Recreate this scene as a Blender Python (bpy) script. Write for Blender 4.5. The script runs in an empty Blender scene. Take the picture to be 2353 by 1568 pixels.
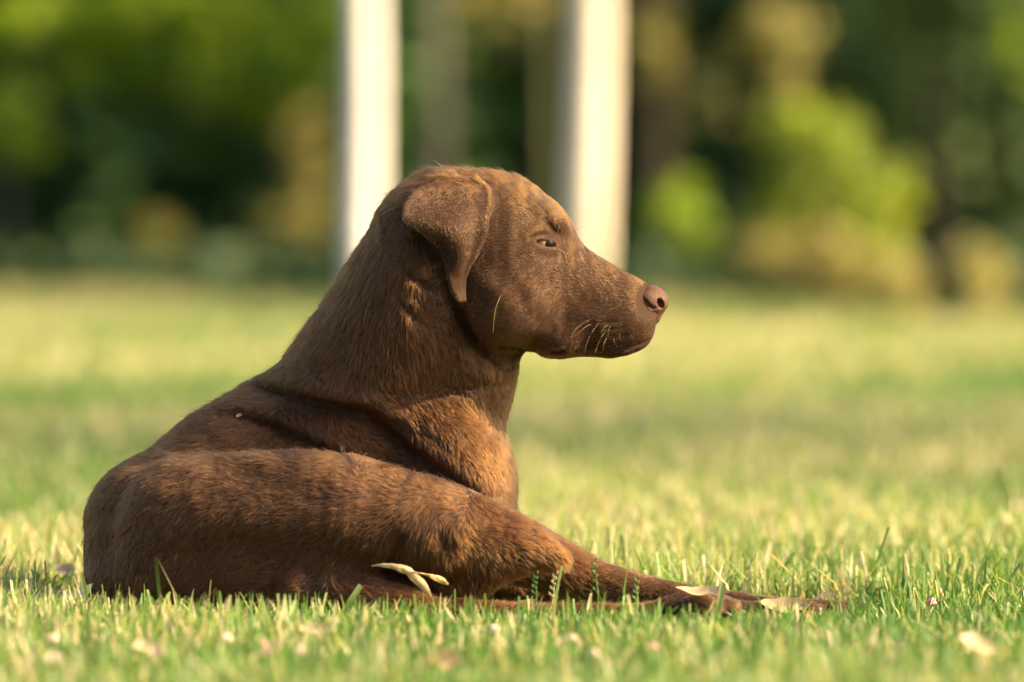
import bpy, math, random
import numpy as np
from mathutils import Vector

# ------------------------------------------------------------------ camera, sky, sun, exposure
SC = bpy.context.scene
COL = SC.collection
D, H = 5.60, 0.37                      # camera distance to the dog, camera height
FPX, UC, VH = 13072.0, 1176.5, 560.0   # 200 mm lens in units of a 2353 px wide picture; horizon row

cam_d = bpy.data.cameras.new("camera")
cam_d.lens = 200.0
cam_d.sensor_width = 36.0
cam_d.clip_start = 0.1
cam_d.clip_end = 1500.0
cam = bpy.data.objects.new("camera", cam_d)
COL.objects.link(cam)
cam.location = (0.0, -D, H)
cam.rotation_euler = (math.pi / 2 - math.atan(224.0 / FPX), 0.0, 0.0)
cam_d.dof.use_dof = True
cam_d.dof.focus_distance = D + 0.005
cam_d.dof.aperture_fstop = 3.2
SC.camera = cam

SUN_EL, SUN_AZ = math.radians(33.0), math.radians(9.5)   # azimuth measured from +x towards the camera
SDIR = Vector((math.cos(SUN_EL) * math.cos(SUN_AZ), -math.cos(SUN_EL) * math.sin(SUN_AZ), math.sin(SUN_EL)))
world = bpy.data.worlds.new("World")
SC.world = world
world.use_nodes = True
wn = world.node_tree.nodes
wl = world.node_tree.links
wn.clear()
sky = wn.new("ShaderNodeTexSky")
sky.sky_type = 'NISHITA'
sky.sun_disc = False
sky.sun_elevation = SUN_EL
sky.sun_rotation = math.atan2(SDIR.x, SDIR.y)
sky.dust_density = 5.0
sky.air_density = 0.7
sky.ozone_density = 0.4
bg = wn.new("ShaderNodeBackground")
bg.inputs["Strength"].default_value = 0.135
wo = wn.new("ShaderNodeOutputWorld")
wl.new(sky.outputs[0], bg.inputs[0])
wl.new(bg.outputs[0], wo.inputs[0])

sun_d = bpy.data.lights.new("sun", 'SUN')
sun_d.energy = 5.0
sun_d.angle = math.radians(0.55)
sun_d.color = (1.0, 0.75, 0.39)
sun = bpy.data.objects.new("sun", sun_d)
COL.objects.link(sun)
sun.rotation_euler = SDIR.to_track_quat('Z', 'Y').to_euler()

SC.view_settings.view_transform = 'Standard'
SC.view_settings.look = 'None'
SC.view_settings.gamma = 1.0
SC.view_settings.use_curve_mapping = False
SC.view_settings.exposure = 1.68
SC.render.engine = 'CYCLES'
SC.cycles.use_denoising = True
SC.cycles.denoiser = 'OPENIMAGEDENOISE'
SC.cycles.max_bounces = 6
SC.cycles.diffuse_bounces = 3
SC.cycles.glossy_bounces = 2
SC.cycles.transmission_bounces = 4
SC.cycles.sample_clamp_indirect = 6.0
SC.cycles_curves.shape = 'RIBBONS'
SC.render.hair_type = 'STRIP'

# ------------------------------------------------------------------ helpers
def at(u, v, y=0.0):
    """point of the place that lies at depth y behind the dog's plane, from sight lines measured in the photograph"""
    k = (D + y) / FPX
    return np.array([(u - UC) * k, y, H - (v - VH) * k])

def ground_y(v):
    return H * FPX / (v - VH) - D

PX = D / FPX                            # metres per picture unit at the dog

def link(o, parent=None):
    COL.objects.link(o)
    if parent is not None:
        o.parent = parent
    return o

def tag(o, label=None, cat=None, group=None, kind=None):
    if label: o["label"] = label
    if cat: o["category"] = cat
    if group: o["group"] = group
    if kind: o["kind"] = kind
    return o

def empty(name, loc, label, cat, group=None):
    o = bpy.data.objects.new(name, None)
    o.empty_display_size = 0.05
    o.location = tuple(float(a) for a in loc)
    link(o)
    return tag(o, label, cat, group)

def mesh_np(name, V, faces, smooth=True):
    """faces: list of int arrays, each (n, 3) or (n, 4)"""
    me = bpy.data.meshes.new(name)
    V = np.ascontiguousarray(V, dtype=np.float32)
    me.vertices.add(len(V))
    me.vertices.foreach_set("co", V.ravel())
    loops, starts, pos = [], [], 0
    for f in faces:
        f = np.asarray(f, dtype=np.int32)
        if len(f) == 0:
            continue
        n, k = f.shape
        loops.append(f.ravel())
        starts.append(pos + np.arange(n, dtype=np.int32) * k)
        pos += n * k
    loops = np.concatenate(loops); starts = np.concatenate(starts)
    me.loops.add(len(loops))
    me.loops.foreach_set("vertex_index", loops)
    me.polygons.add(len(starts))
    me.polygons.foreach_set("loop_start", starts)
    me.update(calc_edges=True)
    if smooth:
        me.polygons.foreach_set("use_smooth", np.ones(len(starts), dtype=bool))
    return me

def attr(me, name, vals):
    a = me.attributes.new(name, 'FLOAT', 'POINT')
    a.data.foreach_set("value", np.ascontiguousarray(vals, dtype=np.float32))

def obj(name, me, mat, parent=None, loc=None):
    o = bpy.data.objects.new(name, me)
    if mat is not None and len(me.materials) == 0:
        me.materials.append(mat)
    if loc is not None:
        o.location = tuple(float(a) for a in loc)
    return link(o, parent)

# ------------------------------------------------------------------ materials
def new_mat(name):
    m = bpy.data.materials.new(name)
    m.use_nodes = True
    m.node_tree.nodes.clear()
    nt = m.node_tree
    out = nt.nodes.new("ShaderNodeOutputMaterial")
    return m, nt, out

def ramp(nt, stops, fac=None):
    r = nt.nodes.new("ShaderNodeValToRGB")
    el = r.color_ramp.elements
    while len(el) > 1:
        el.remove(el[-1])
    el[0].position = stops[0][0]; el[0].color = (*stops[0][1], 1)
    for p, c in stops[1:]:
        e = el.new(p); e.color = (*c, 1)
    if fac is not None:
        nt.links.new(fac, r.inputs[0])
    return r

def noise(nt, scale, detail=3.0, rough=0.55, coord='Object'):
    tc = nt.nodes.new("ShaderNodeTexCoord")
    n = nt.nodes.new("ShaderNodeTexNoise")
    n.inputs["Scale"].default_value = scale
    n.inputs["Detail"].default_value = detail
    n.inputs["Roughness"].default_value = rough
    nt.links.new(tc.outputs[coord], n.inputs["Vector"])
    return n

def principled(nt, rough=0.6, spec=0.4):
    p = nt.nodes.new("ShaderNodeBsdfPrincipled")
    p.inputs["Roughness"].default_value = rough
    p.inputs["Specular IOR Level"].default_value = spec
    return p

def noise_mat(name, c0, c1, scale, rough=0.7, spec=0.3, bump=0.0, bscale=None):
    m, nt, out = new_mat(name)
    n = noise(nt, scale)
    r = ramp(nt, [(0.3, c0), (0.7, c1)], n.outputs[0])
    p = principled(nt, rough, spec)
    nt.links.new(r.outputs[0], p.inputs["Base Color"])
    if bump:
        n2 = noise(nt, bscale or scale * 3, 4)
        b = nt.nodes.new("ShaderNodeBump")
        b.inputs["Strength"].default_value = bump
        b.inputs["Distance"].default_value = 0.01
        nt.links.new(n2.outputs[0], b.inputs["Height"])
        nt.links.new(b.outputs[0], p.inputs["Normal"])
    nt.links.new(p.outputs[0], out.inputs[0])
    return m

def leaf_mat(name, stops, trans=0.4, rough=0.55, tcol=None, spec=0.3, attrname="shade"):
    """leaf or blade: colour picked by a per-piece value, some light through it"""
    m, nt, out = new_mat(name)
    a = nt.nodes.new("ShaderNodeAttribute"); a.attribute_name = attrname
    r = ramp(nt, stops, a.outputs["Fac"])
    p = principled(nt, rough, spec)
    nt.links.new(r.outputs[0], p.inputs["Base Color"])
    t = nt.nodes.new("ShaderNodeBsdfTranslucent")
    mul = nt.nodes.new("ShaderNodeMix"); mul.data_type = 'RGBA'; mul.blend_type = 'MULTIPLY'
    mul.inputs[0].default_value = 1.0
    nt.links.new(r.outputs[0], mul.inputs[6])
    mul.inputs[7].default_value = (*(tcol or (1.3, 1.25, 0.6)), 1)
    nt.links.new(mul.outputs[2], t.inputs[0])
    mx = nt.nodes.new("ShaderNodeMixShader"); mx.inputs[0].default_value = trans
    nt.links.new(p.outputs[0], mx.inputs[1]); nt.links.new(t.outputs[0], mx.inputs[2])
    nt.links.new(mx.outputs[0], out.inputs[0])
    return m

M = {}
M['soil'] = noise_mat('lawn_floor', (0.045, 0.06, 0.018), (0.10, 0.115, 0.04), 3.0, 0.9, 0.1)
M['grass'] = leaf_mat('grass_blades', [(0.0, (0.062, 0.140, 0.027)), (0.35, (0.124, 0.213, 0.049)),
                                       (0.62, (0.255, 0.297, 0.105)), (0.8, (0.42, 0.36, 0.19)), (1.0, (0.55, 0.43, 0.29))],
                      0.42, 0.5, (1.15, 1.25, 0.6))
M['wood_leaf'] = leaf_mat('woodland_leaves', [(0.0, (0.045, 0.105, 0.030)), (1.0, (0.095, 0.18, 0.045))], 0.35, 0.6)
M['shaded_leaf'] = leaf_mat('shaded_leaves', [(0.0, (0.014, 0.036, 0.010)), (1.0, (0.034, 0.066, 0.016))], 0.25, 0.6)  # shade under the trees is put into this dark leaf colour
M['olive_bark'] = noise_mat('olive_bark', (0.07, 0.08, 0.035), (0.12, 0.125, 0.06), 8.0, 0.9, 0.1, 0.5, 30)
M['lime_leaf'] = leaf_mat('lime_leaves', [(0.0, (0.20, 0.29, 0.035)), (1.0, (0.36, 0.41, 0.08))], 0.5, 0.5)
M['black_bark'] = noise_mat('black_bark', (0.010, 0.009, 0.007), (0.022, 0.018, 0.013), 8.0, 0.9, 0.1, 0.5, 30)
M['dark_leaf'] = leaf_mat('dark_leaves', [(0.0, (0.030, 0.066, 0.018)), (1.0, (0.075, 0.125, 0.028))], 0.3, 0.55)
M['fresh_leaf'] = leaf_mat('fresh_leaves', [(0.0, (0.16, 0.28, 0.018)), (1.0, (0.34, 0.43, 0.035))], 0.5, 0.5)
M['olive_leaf'] = leaf_mat('olive_leaves', [(0.0, (0.20, 0.21, 0.055)), (1.0, (0.38, 0.32, 0.12))], 0.35, 0.55)
M['dry_leaf'] = leaf_mat('straw_leaves', [(0.0, (0.30, 0.29, 0.10)), (1.0, (0.48, 0.42, 0.17))], 0.35, 0.6)
M['pink_leaf'] = leaf_mat('pink_spot_leaves', [(0.0, (0.40, 0.27, 0.22)), (1.0, (0.60, 0.44, 0.38))], 0.3, 0.6)  # pale pink of a blurred bright spot, put on leaves
M['white_bark'] = noise_mat('white_bark', (0.82, 0.76, 0.71), (0.90, 0.86, 0.83), 6.0, 0.7, 0.2, 0.25, 20)
M['cream_bark'] = noise_mat('cream_bark', (0.64, 0.54, 0.40), (0.84, 0.76, 0.63), 3.0, 0.7, 0.2, 0.25, 20)
M['grey_bark'] = noise_mat('grey_bark', (0.075, 0.072, 0.055), (0.14, 0.13, 0.10), 8.0, 0.9, 0.1, 0.5, 30)
M['dark_bark'] = noise_mat('dark_bark', (0.024, 0.020, 0.014), (0.050, 0.038, 0.027), 8.0, 0.9, 0.1, 0.5, 30)

# ------------------------------------------------------------------ the ground
RNG = np.random.default_rng(7)
random.seed(7)
g = 600.0
me = mesh_np("ground", np.array([[-g, -g, 0], [g, -g, 0], [g, g, 0], [-g, g, 0]], float), [np.array([[0, 1, 2, 3]])], False)
tag(obj("ground", me, M['soil']), kind='structure')

# ------------------------------------------------------------------ trees and shrubs
def tube(path, radii, seg=10):
    """closed tube along a polyline"""
    path = np.asarray(path, float); n = len(path)
    tan = np.gradient(path, axis=0)
    tan /= np.linalg.norm(tan, axis=1)[:, None] + 1e-9
    ref = np.where(np.abs(tan[:, 2:3]) > 0.8, np.array([[1.0, 0, 0]]), np.array([[0, 0, 1.0]]))
    a = np.cross(tan, ref); a /= np.linalg.norm(a, axis=1)[:, None]
    b = np.cross(tan, a)
    th = np.arange(seg) * 2 * math.pi / seg
    V = (path[:, None, :] + np.asarray(radii)[:, None, None] *
         (np.cos(th)[None, :, None] * a[:, None, :] + np.sin(th)[None, :, None] * b[:, None, :])).reshape(-1, 3)
    F = []
    for i in range(n - 1):
        for j in range(seg):
            F.append([i * seg + j, i * seg + (j + 1) % seg, (i + 1) * seg + (j + 1) % seg, (i + 1) * seg + j])
    V = np.vstack([V, path[:1], path[-1:]])
    T = []
    for j in range(seg):
        T.append([len(V) - 2, (j + 1) % seg, j])
        T.append([len(V) - 1, (n - 1) * seg + j, (n - 1) * seg + (j + 1) % seg])
    return V, np.array(F), np.array(T)

def join(parts):
    Vs, Q, T, off = [], [], [], 0
    for V, q, t in parts:
        Vs.append(V)
        if len(q): Q.append(np.asarray(q) + off)
        if len(t): T.append(np.asarray(t) + off)
        off += len(V)
    return np.vstack(Vs), ([np.vstack(Q)] if Q else []) + ([np.vstack(T)] if T else [])

def leaves(centres, size, rng, aspect=0.55, up=0.3):
    """one folded four-cornered leaf per centre"""
    n = len(centres)
    d = rng.normal(size=(n, 3)); d[:, 2] *= 0.6
    d /= np.linalg.norm(d, axis=1)[:, None]
    nn = rng.normal(size=(n, 3)); nn[:, 2] += up
    s = np.cross(d, nn); s /= np.linalg.norm(s, axis=1)[:, None] + 1e-9
    nn = np.cross(s, d)
    L = size * rng.uniform(0.6, 1.4, (n, 1))
    W = L * aspect
    V = np.stack([centres - d * L * .5, centres + s * W * .5 + nn * W * .15, centres + d * L * .5 - nn * L * .1,
                  centres - s * W * .5 + nn * W * .15], 1).reshape(-1, 3)
    i = np.arange(n)[:, None] * 4
    T = np.vstack([i + np.array([[0, 1, 2]]), i + np.array([[0, 2, 3]])])
    return V, T, np.repeat(rng.uniform(0, 1, n), 4)

def crown_points(c, r, n, rng, nclump=40, spread=0.22, hollow=0.35):
    c = np.asarray(c, float); r = np.asarray(r, float)
    k = rng.normal(size=(nclump, 3)); k /= np.linalg.norm(k, axis=1)[:, None]
    k *= rng.uniform(hollow, 1.0, (nclump, 1)) ** 0.6
    w = rng.uniform(0.3, 1.0, nclump); w /= w.sum()
    idx = rng.choice(nclump, n, p=w)
    return c + (k[idx] + rng.normal(size=(n, 3)) * spread) * r

def crown_mesh(name, pts, size, rng, mat, **kw):
    V, T, sh = leaves(pts, size, rng, **kw)
    me = mesh_np(name, V, [T], False)
    attr(me, "shade", sh)
    me.materials.append(mat)
    return me

def tree(name, label, x, y, r, h, bark, leafm, crown_c, crown_r, nleaf, lsize, rng, lean=(0, 0), extra=None, group=None,
         limbs=6, base_flare=1.25, spread=0.2):
    """trunk with limbs up into a crown; crown_c is relative to the foot"""
    root = empty(name, (x, y, 0), label, "tree", group)
    zz = np.linspace(-0.05, h, 14)
    path = np.stack([lean[0] * zz / h + 0.012 * np.sin(zz * 1.7 + x), lean[1] * zz / h + 0.012 * np.sin(zz * 2.1 + y), zz], 1)
    rad = r * (1 - 0.55 * np.clip(zz / h, 0, 1)) * (1 + (base_flare - 1) * np.exp(-np.clip(zz, 0, None) / 0.15))
    obj("trunk", mesh_np("trunk", *(lambda a: (a[0], [a[1], a[2]]))(tube(path, rad, 16))), bark, root)
    parts = []
    ends = []
    for i in range(limbs):
        z0 = h * rng.uniform(0.55, 0.95)
        p0 = np.array([lean[0] * z0 / h, lean[1] * z0 / h, z0])
        e = np.asarray(crown_c) + np.asarray(crown_r) * rng.normal(size=3) * 0.45
        mid = (p0 + e) / 2 + rng.normal(size=3) * 0.1 * h / 5
        pth = np.array([p0, mid * .6 + p0 * .4, mid, mid * .3 + e * .7, e])
        parts.append(tube(pth, r * np.array([.45, .36, .28, .18, .08]), 7))
        ends.append(e)
    if extra is not None:
        for (ec, er, en) in extra:                      # a low bough reaching out of the crown
            e = np.asarray(ec, float)
            p0 = np.array([lean[0] * .6, lean[1] * .6, h * .6])
            mid = (p0 + e) / 2 + np.array([0, 0, .5])
            pth = np.array([p0, mid * .5 + p0 * .5, mid, mid * .4 + e * .6, e])
            parts.append(tube(pth, r * np.array([.4, .3, .22, .15, .06]), 6))
    V, F = join(parts)
    obj("limbs", mesh_np("limbs", V, F), bark, root)
    pts = [crown_points(crown_c, crown_r, nleaf, rng, spread=spread)]
    if extra is not None:
        for (ec, er, en) in extra:
            pts.append(np.asarray(ec, float) + rng.normal(size=(en, 3)) * np.asarray(er) * 0.55)
    obj("crown", crown_mesh("crown", np.vstack(pts), lsize, rng, leafm), leafm, root)
    return root

def shrub(name, label, x, y, rx, rz, zc, n, lsize, leafm, rng, group=None, ry=None, nclump=24, spread=.2, lobes=None):
    root = empty(name, (x, y, 0), label, "shrub", group)
    parts = []
    for i in range(5):
        e = np.array([rng.normal() * rx * .5, rng.normal() * rx * .4, zc + rz * .4])
        parts.append(tube(np.array([[rng.normal() * .04, rng.normal() * .04, -.03], e * .5 + [0, 0, .02], e]), [.018, .013, .006], 6))
    V, F = join(parts)
    obj("stems", mesh_np("stems", V, F), M['grey_bark'], root)
    p = crown_points((0, 0, zc), (rx, ry or rx, rz), n, rng, nclump=nclump, spread=spread)
    if lobes is not None:                               # irregular outline: clumps of different sizes
        L = np.array(lobes, float); k = rng.choice(len(L), n, p=L[:, 2] ** 2 / (L[:, 2] ** 2).sum())
        p = np.stack([px_x(L[k, 0], y) - x, 0 * L[k, 0], px_z(L[k, 1], y)], 1) + rng.normal(size=(n, 3)) * (L[k, 2:] * .50)
    p[:, 2] = np.abs(p[:, 2])
    obj("foliage", crown_mesh("foliage", p, lsize, rng, leafm), leafm, root)
    return root

def px_x(u, y):
    return (u - UC) * (D + y) / FPX
def px_z(v, y):
    return H - (v - VH) * (D + y) / FPX

def build_background():
    r = np.random.default_rng(21)
    # far wood: one mass nobody could count
    n = 70000
    xx = r.uniform(-26, 26, n)
    depth = r.beta(1.2, 2.2, n) * 8.0
    front = 47 + 1.3 * np.sin(xx * 0.9) + 0.8 * np.sin(xx * 2.3 + 1)
    top = 7.5 + 1.2 * np.sin(xx * .7 + 2) + .8 * np.sin(xx * 1.9)
    z = r.uniform(0, 1, n) ** 1.1 * top
    pts = np.stack([xx, front + depth, z], 1)
    back = np.stack([r.uniform(-27, 27, 12000), r.uniform(55, 58, 12000), r.uniform(0, 6.5, 12000)], 1)
    Va, Ta, sa = leaves(pts, 0.36, r, aspect=0.7)
    Vb, Tb, sb = leaves(back, 0.95, r, aspect=0.8)
    me = mesh_np("far_wood", np.vstack([Va, Vb]), [np.vstack([Ta, Tb + len(Va)])], False)
    attr(me, "shade", np.concatenate([sa, sb]))
    me.materials.append(M['wood_leaf'])
    tag(obj("far_wood", me, None), "dark shady wood beyond the far edge of the lawn", "woodland", kind='stuff')
    # ground cover in front of the wood, shade put into its leaf colour; its edge runs from far left to near right
    n = 60000
    xx = r.uniform(-18, 14, n)
    edge = 27.3 - 1.6 * np.clip(xx, -6, 5) + .5 * np.sin(xx * 1.3)
    pts = np.stack([xx, edge + r.uniform(0, 1, n) ** 1.3 * 20, np.abs(r.normal(0, .11, n)) + .02], 1)
    me = crown_mesh("undergrowth", pts, 0.24, r, M['shaded_leaf'], aspect=0.6)
    tag(obj("undergrowth", me, None), "low ground cover coloured dark for the shade where the lawn ends under the trees", "ground cover", kind='stuff')
    # the two pale trunks
    y = 26.0
    tree("pale_tree", "straight pale trunk brightest white, left of the dog's head", px_x(838, y), y, 0.080, 5.6, M['white_bark'], M['dark_leaf'],
         (0.2, 0.3, 6.2), (1.9, 1.9, 1.6), 2600, 0.16, r, group="pale trunks behind the dog", base_flare=1.05)
    y = 24.0
    tree("pale_tree", "cream trunk leaning slightly right, behind the dog's brow and muzzle", px_x(1336, y), y, 0.105, 5.6, M['cream_bark'], M['dark_leaf'],
         (0.4, 0.2, 6.2), (1.9, 1.9, 1.6), 2600, 0.16, r, lean=(0.22, 0), group="pale trunks behind the dog", base_flare=1.05)
    # darker trunks further back
    y = 36.0
    tree("dark_tree", "slim dull trunk close against the left side of the white trunk", px_x(762, y), y, 0.055, 5.0, M['olive_bark'], M['fresh_leaf'],
         (0.3, 0.0, 7.0), (1.9, 1.6, 1.4), 2400, 0.17, r, group="darker trunks in the wood",
         extra=[((px_x(u, 35.3) - px_x(762, 36), -.7 + .25 * math.sin(u), px_z(v, 35.3)), (q * .7, q * .7, q * .6), int(1250 * q)) for u, v, q in
                [(470, 90, .26), (560, 40, .30), (700, 30, .26), (520, 195, .20), (605, 255, .17), (690, 185, .22), (120, 50, .26), (30, 60, .22), (240, 110, .22),
                 (330, 165, .20), (25, 285, .16), (420, 30, .26), (400, 150, .16), (300, 10, .28), (640, 110, .22), (180, 170, .13), (745, 90, .16)]])
    y = 44.0
    tree("dark_tree", "dim grey trunk between the two pale trunks", px_x(1000, y), y, 0.11, 6.0, M['grey_bark'], M['dark_leaf'],
         (0.2, 0.3, 7.6), (2.2, 2.0, 1.6), 2000, 0.2, r, group="darker trunks in the wood")
    y = 38.0
    tree("dark_tree", "thin olive brown trunk just left of the cream trunk", px_x(1256, y), y, 0.06, 5.0, M['olive_bark'], M['olive_leaf'],
         (-.1, 0.3, 6.6), (1.3, 1.3, 1.2), 1200, 0.17, r, group="darker trunks in the wood",
         extra=[((-.3, -.2, 2.3), (.35, .3, .3), 120)])
    y = 33.0
    tree("dark_tree", "dark brown trunk just right of the cream trunk", px_x(1500, y), y, 0.13, 5.2, M['dark_bark'], M['olive_leaf'],
         (0.3, 0.3, 7.4), (1.9, 1.7, 1.5), 1800, 0.15, r, group="darker trunks in the wood",
         extra=[((px_x(1500, 33) - px_x(1500, 33), -.6, px_z(100, 33)), (.13, .13, .22), 60),
                ((px_x(1790, 33) - px_x(1500, 33), -.6, px_z(110, 33)), (.2, .2, .25), 170),
                ((px_x(1610, 33) - px_x(1500, 33), -.5, px_z(215, 33)), (.16, .16, .16), 60)])
    y = 21.5
    tree("dark_tree", "narrow dark trunk at the right, standing between straw coloured bushes", px_x(2150, y), y, 0.05, 3.6, M['black_bark'], M['dark_leaf'],
         (0.25, 0.5, 2.2), (.75, .8, 1.15), 3000, 0.11, r, group="darker trunks in the wood",
         extra=[((.19, -.3, px_z(10, 21)), (.12, .12, .13), 160)])
    y = 34.0
    tree("dark_tree", "broad dark tree filling the right background", px_x(2290, y), y, 0.1, 5.2, M['dark_bark'], M['dark_leaf'],
         (0.2, 0.3, 3.0), (2.0, 1.6, 2.9), 9000, 0.2, r, group="darker trunks in the wood")
    y = 27.0
    tree("green_tree", "bright lime green tree at the top right corner", px_x(2440, y), y, 0.09, 4.6, M['dark_bark'], M['fresh_leaf'],
         (0.6, 0.2, 4.6), (1.3, 1.2, 1.2), 1500, 0.12, r,
         extra=[((px_x(2255, y) - px_x(2440, y), -.3, px_z(5, y)), (.17, .17, .17), 330), ((px_x(2330, y) - px_x(2440, y), -.2, px_z(120, y)), (.10, .10, .10), 60)])
    for i, (xx, yy) in enumerate([(9.5, 42.5), (13.5, 41)]):  # trees out of view, added to cast shade on the wood
        tree("shade_tree", ["leafy dark tree right of the lawn's end, the nearer to the middle", "leafy dark tree right of the lawn's end, the farther out"][i], xx, yy, 0.2, 6.0, M['dark_bark'], M['dark_leaf'],
             (0, 0, 5.0), (2.6, 2.4, 3.0), 3800, 0.3, r, group="unseen trees added to shade the wood")
    tree("shade_tree", "loose leafy tree at the right whose thin shade falls across the lawn", 7.2, 3.9, 0.12, 3.4, M['grey_bark'], M['dark_leaf'],
         (0, 0, 4.2), (3.0, 1.9, 1.5), 3000, 0.16, r, spread=.35)
    # sunlit shrubs
    y = 23.5
    shrub("shrub", "bright yellow green bush, tallest sunlit bush right of the muzzle", px_x(1900, y), y, .36, .40, px_z(425, y), 2600, .08, M['lime_leaf'], r, lobes=[(1825, 300, .13), (1890, 345, .17), (1850, 440, .17), (1955, 470, .19), (2040, 445, .13), (1780, 500, .12), (1900, 560, .16), (2020, 540, .10)])
    shrub("shrub", "low wide straw coloured bush at the foot of the bright green bush", px_x(1930, y - 1), y - 1, .44, .17, px_z(620, y - 1), 1500, .07, M['dry_leaf'], r, lobes=[(1750, 590, .10), (1830, 600, .12), (1930, 625, .14), (2030, 640, .14), (2085, 690, .10), (1900, 560, .08)])
    y = 21.0
    shrub("shrub", "small round straw coloured bush right of the narrow dark trunk", px_x(2245, y), y, .14, .16, px_z(650, y), 420, .06, M['dry_leaf'], r)
    y = 40.0
    shrub("shrub", "tall olive bush against the left side of the white trunk", px_x(705, y), y, .20, .50, px_z(370, y), 700, .11, M['olive_leaf'], r)
    y = 36.0
    shrub("shrub", "pale pinkish round bush low beside the dog's neck", px_x(627, y), y, .10, .09, px_z(625, y), 240, .05, M['pink_leaf'], r)  # made-up bush standing in for a blurred bright disc
    shrub("shrub", "blurred pale spot in the dark left background, built as a dim tan bush", px_x(362, y + 6), y + 6, .19, .2, px_z(560, y + 6), 240, .09, M['olive_leaf'], r)  # another made-up bush, in place of a pale out-of-focus disc
    shrub("shrub", "mid green bush at the far left edge", px_x(15, y), y, .28, .3, px_z(285, y), 500, .11, M['fresh_leaf'], r)
    shrub("shrub", "low olive bush between the pinkish spot and the white trunk", px_x(690, y + 2), y + 2, .3, .2, px_z(540, y + 2), 420, .1, M['olive_leaf'], r)
    shrub("shrub", "small deep green bush right of the cream trunk", px_x(1560, y - 6), y - 6, .18, .22, px_z(500, y - 6), 200, .09, M['fresh_leaf'], r)

build_background()
# ------------------------------------------------------------------ the dog: one continuous body grown from a distance field
F32 = np.float32

def smin(a, b, k):
    h = np.maximum(k - np.abs(a - b), 0.0) / k
    return np.minimum(a, b) - h * h * k * 0.25

def smax(a, b, k):
    return -smin(-a, -b, k)

def d_cap(P, a, b, ra, rb):
    ab = b - a
    pa = P - a
    t = np.clip(pa @ ab / (ab @ ab), 0, 1).astype(F32)
    q = pa - t[:, None] * ab
    return np.sqrt((q * q).sum(1)) - (ra + (rb - ra) * t)

def d_ell(P, c, r, ang=0.0):
    q = P - c
    if ang:
        ca, sa = math.cos(ang), math.sin(ang)
        q = np.stack([q[:, 0] * ca + q[:, 2] * sa, q[:, 1], -q[:, 0] * sa + q[:, 2] * ca], 1)
    q1 = q / r
    k0 = np.sqrt((q1 * q1).sum(1)) + 1e-6
    q2 = q1 / r
    k1 = np.sqrt((q2 * q2).sum(1)) + 1e-6
    return k0 * (k0 - 1) / k1

def catmull(A, m=5):
    A = np.asarray(A, float)
    if len(A) < 3:
        return A
    E = np.vstack([2 * A[0] - A[1], A, 2 * A[-1] - A[-2]])
    out = []
    for i in range(1, len(E) - 2):
        for t in np.arange(m) / m:
            a, b, c, d = E[i - 1], E[i], E[i + 1], E[i + 2]
            out.append(.5 * (2 * b + (c - a) * t + (2 * a - 5 * b + 4 * c - d) * t * t + (3 * b - a - 3 * c + d) * t ** 3))
    out.append(A[-1])
    return np.array(out)

def chain(P, pts, k=None):
    """smooth limb through (u, v, y, radius in picture units)"""
    w = catmull([[*at(p[0], p[1], p[2]), p[3] * PX] for p in pts]).astype(F32)
    rm = w[:, 3].max()
    lo = w[:, :3].min(0) - rm - .045; hi = w[:, :3].max(0) + rm + .045
    m = np.all((P > lo) & (P < hi), axis=1)
    d = np.full(len(P), .06, F32)
    Q = P[m]
    if len(Q):
        b = None
        for i in range(len(w) - 1):
            s = d_cap(Q, w[i, :3], w[i + 1, :3], w[i, 3], w[i + 1, 3])
            b = s if b is None else np.minimum(b, s)
        d[m] = b
    return d

def seg2d(P, poly, y0):
    """distance and signed side in the dog's long plane from a crease line; side > 0 lies to the right of its direction"""
    x, z = P[:, 0], P[:, 2]
    best = np.full(len(P), 1e9, F32); side = np.zeros(len(P), F32); tt = np.zeros(len(P), F32)
    w = [at(u, v, y0) for u, v in poly]
    n = len(w) - 1
    for i in range(n):
        ax, az = w[i][0], w[i][2]; bx, bz = w[i + 1][0], w[i + 1][2]
        dx, dz = bx - ax, bz - az
        L2 = dx * dx + dz * dz
        t = np.clip(((x - ax) * dx + (z - az) * dz) / L2, 0, 1)
        qx, qz = x - ax - t * dx, z - az - t * dz
        dd = np.sqrt(qx * qx + qz * qz)
        m = dd < best
        best = np.where(m, dd, best)
        side = np.where(m, np.sign(qx * dz - qz * dx), side)
        tt = np.where(m, (i + t) / n, tt)
    return best, side, tt

def crease(P, d, poly, y0, width, depth, ymax, lip=0.0, taper=True):
    """furrow along poly, optional raised lip on its left side"""
    dist, side, t = seg2d(P, poly, y0)
    f = np.clip(np.sin(np.clip(t, 0, 1) * math.pi), 0, 1) ** 0.7 if taper else 1.0
    m = 1.0 / (1.0 + np.exp(np.clip((P[:, 1] - ymax) / 0.012, -30, 30)))
    w = width * PX
    g = depth * PX * np.exp(-(dist / w) ** 2)
    if lip:
        s = dist * side
        g = g - lip * PX * np.exp(-((s + 1.5 * w) / (1.1 * w)) ** 2) * (np.abs(dist) < 6 * w)
    return d + g * f * m

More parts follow.
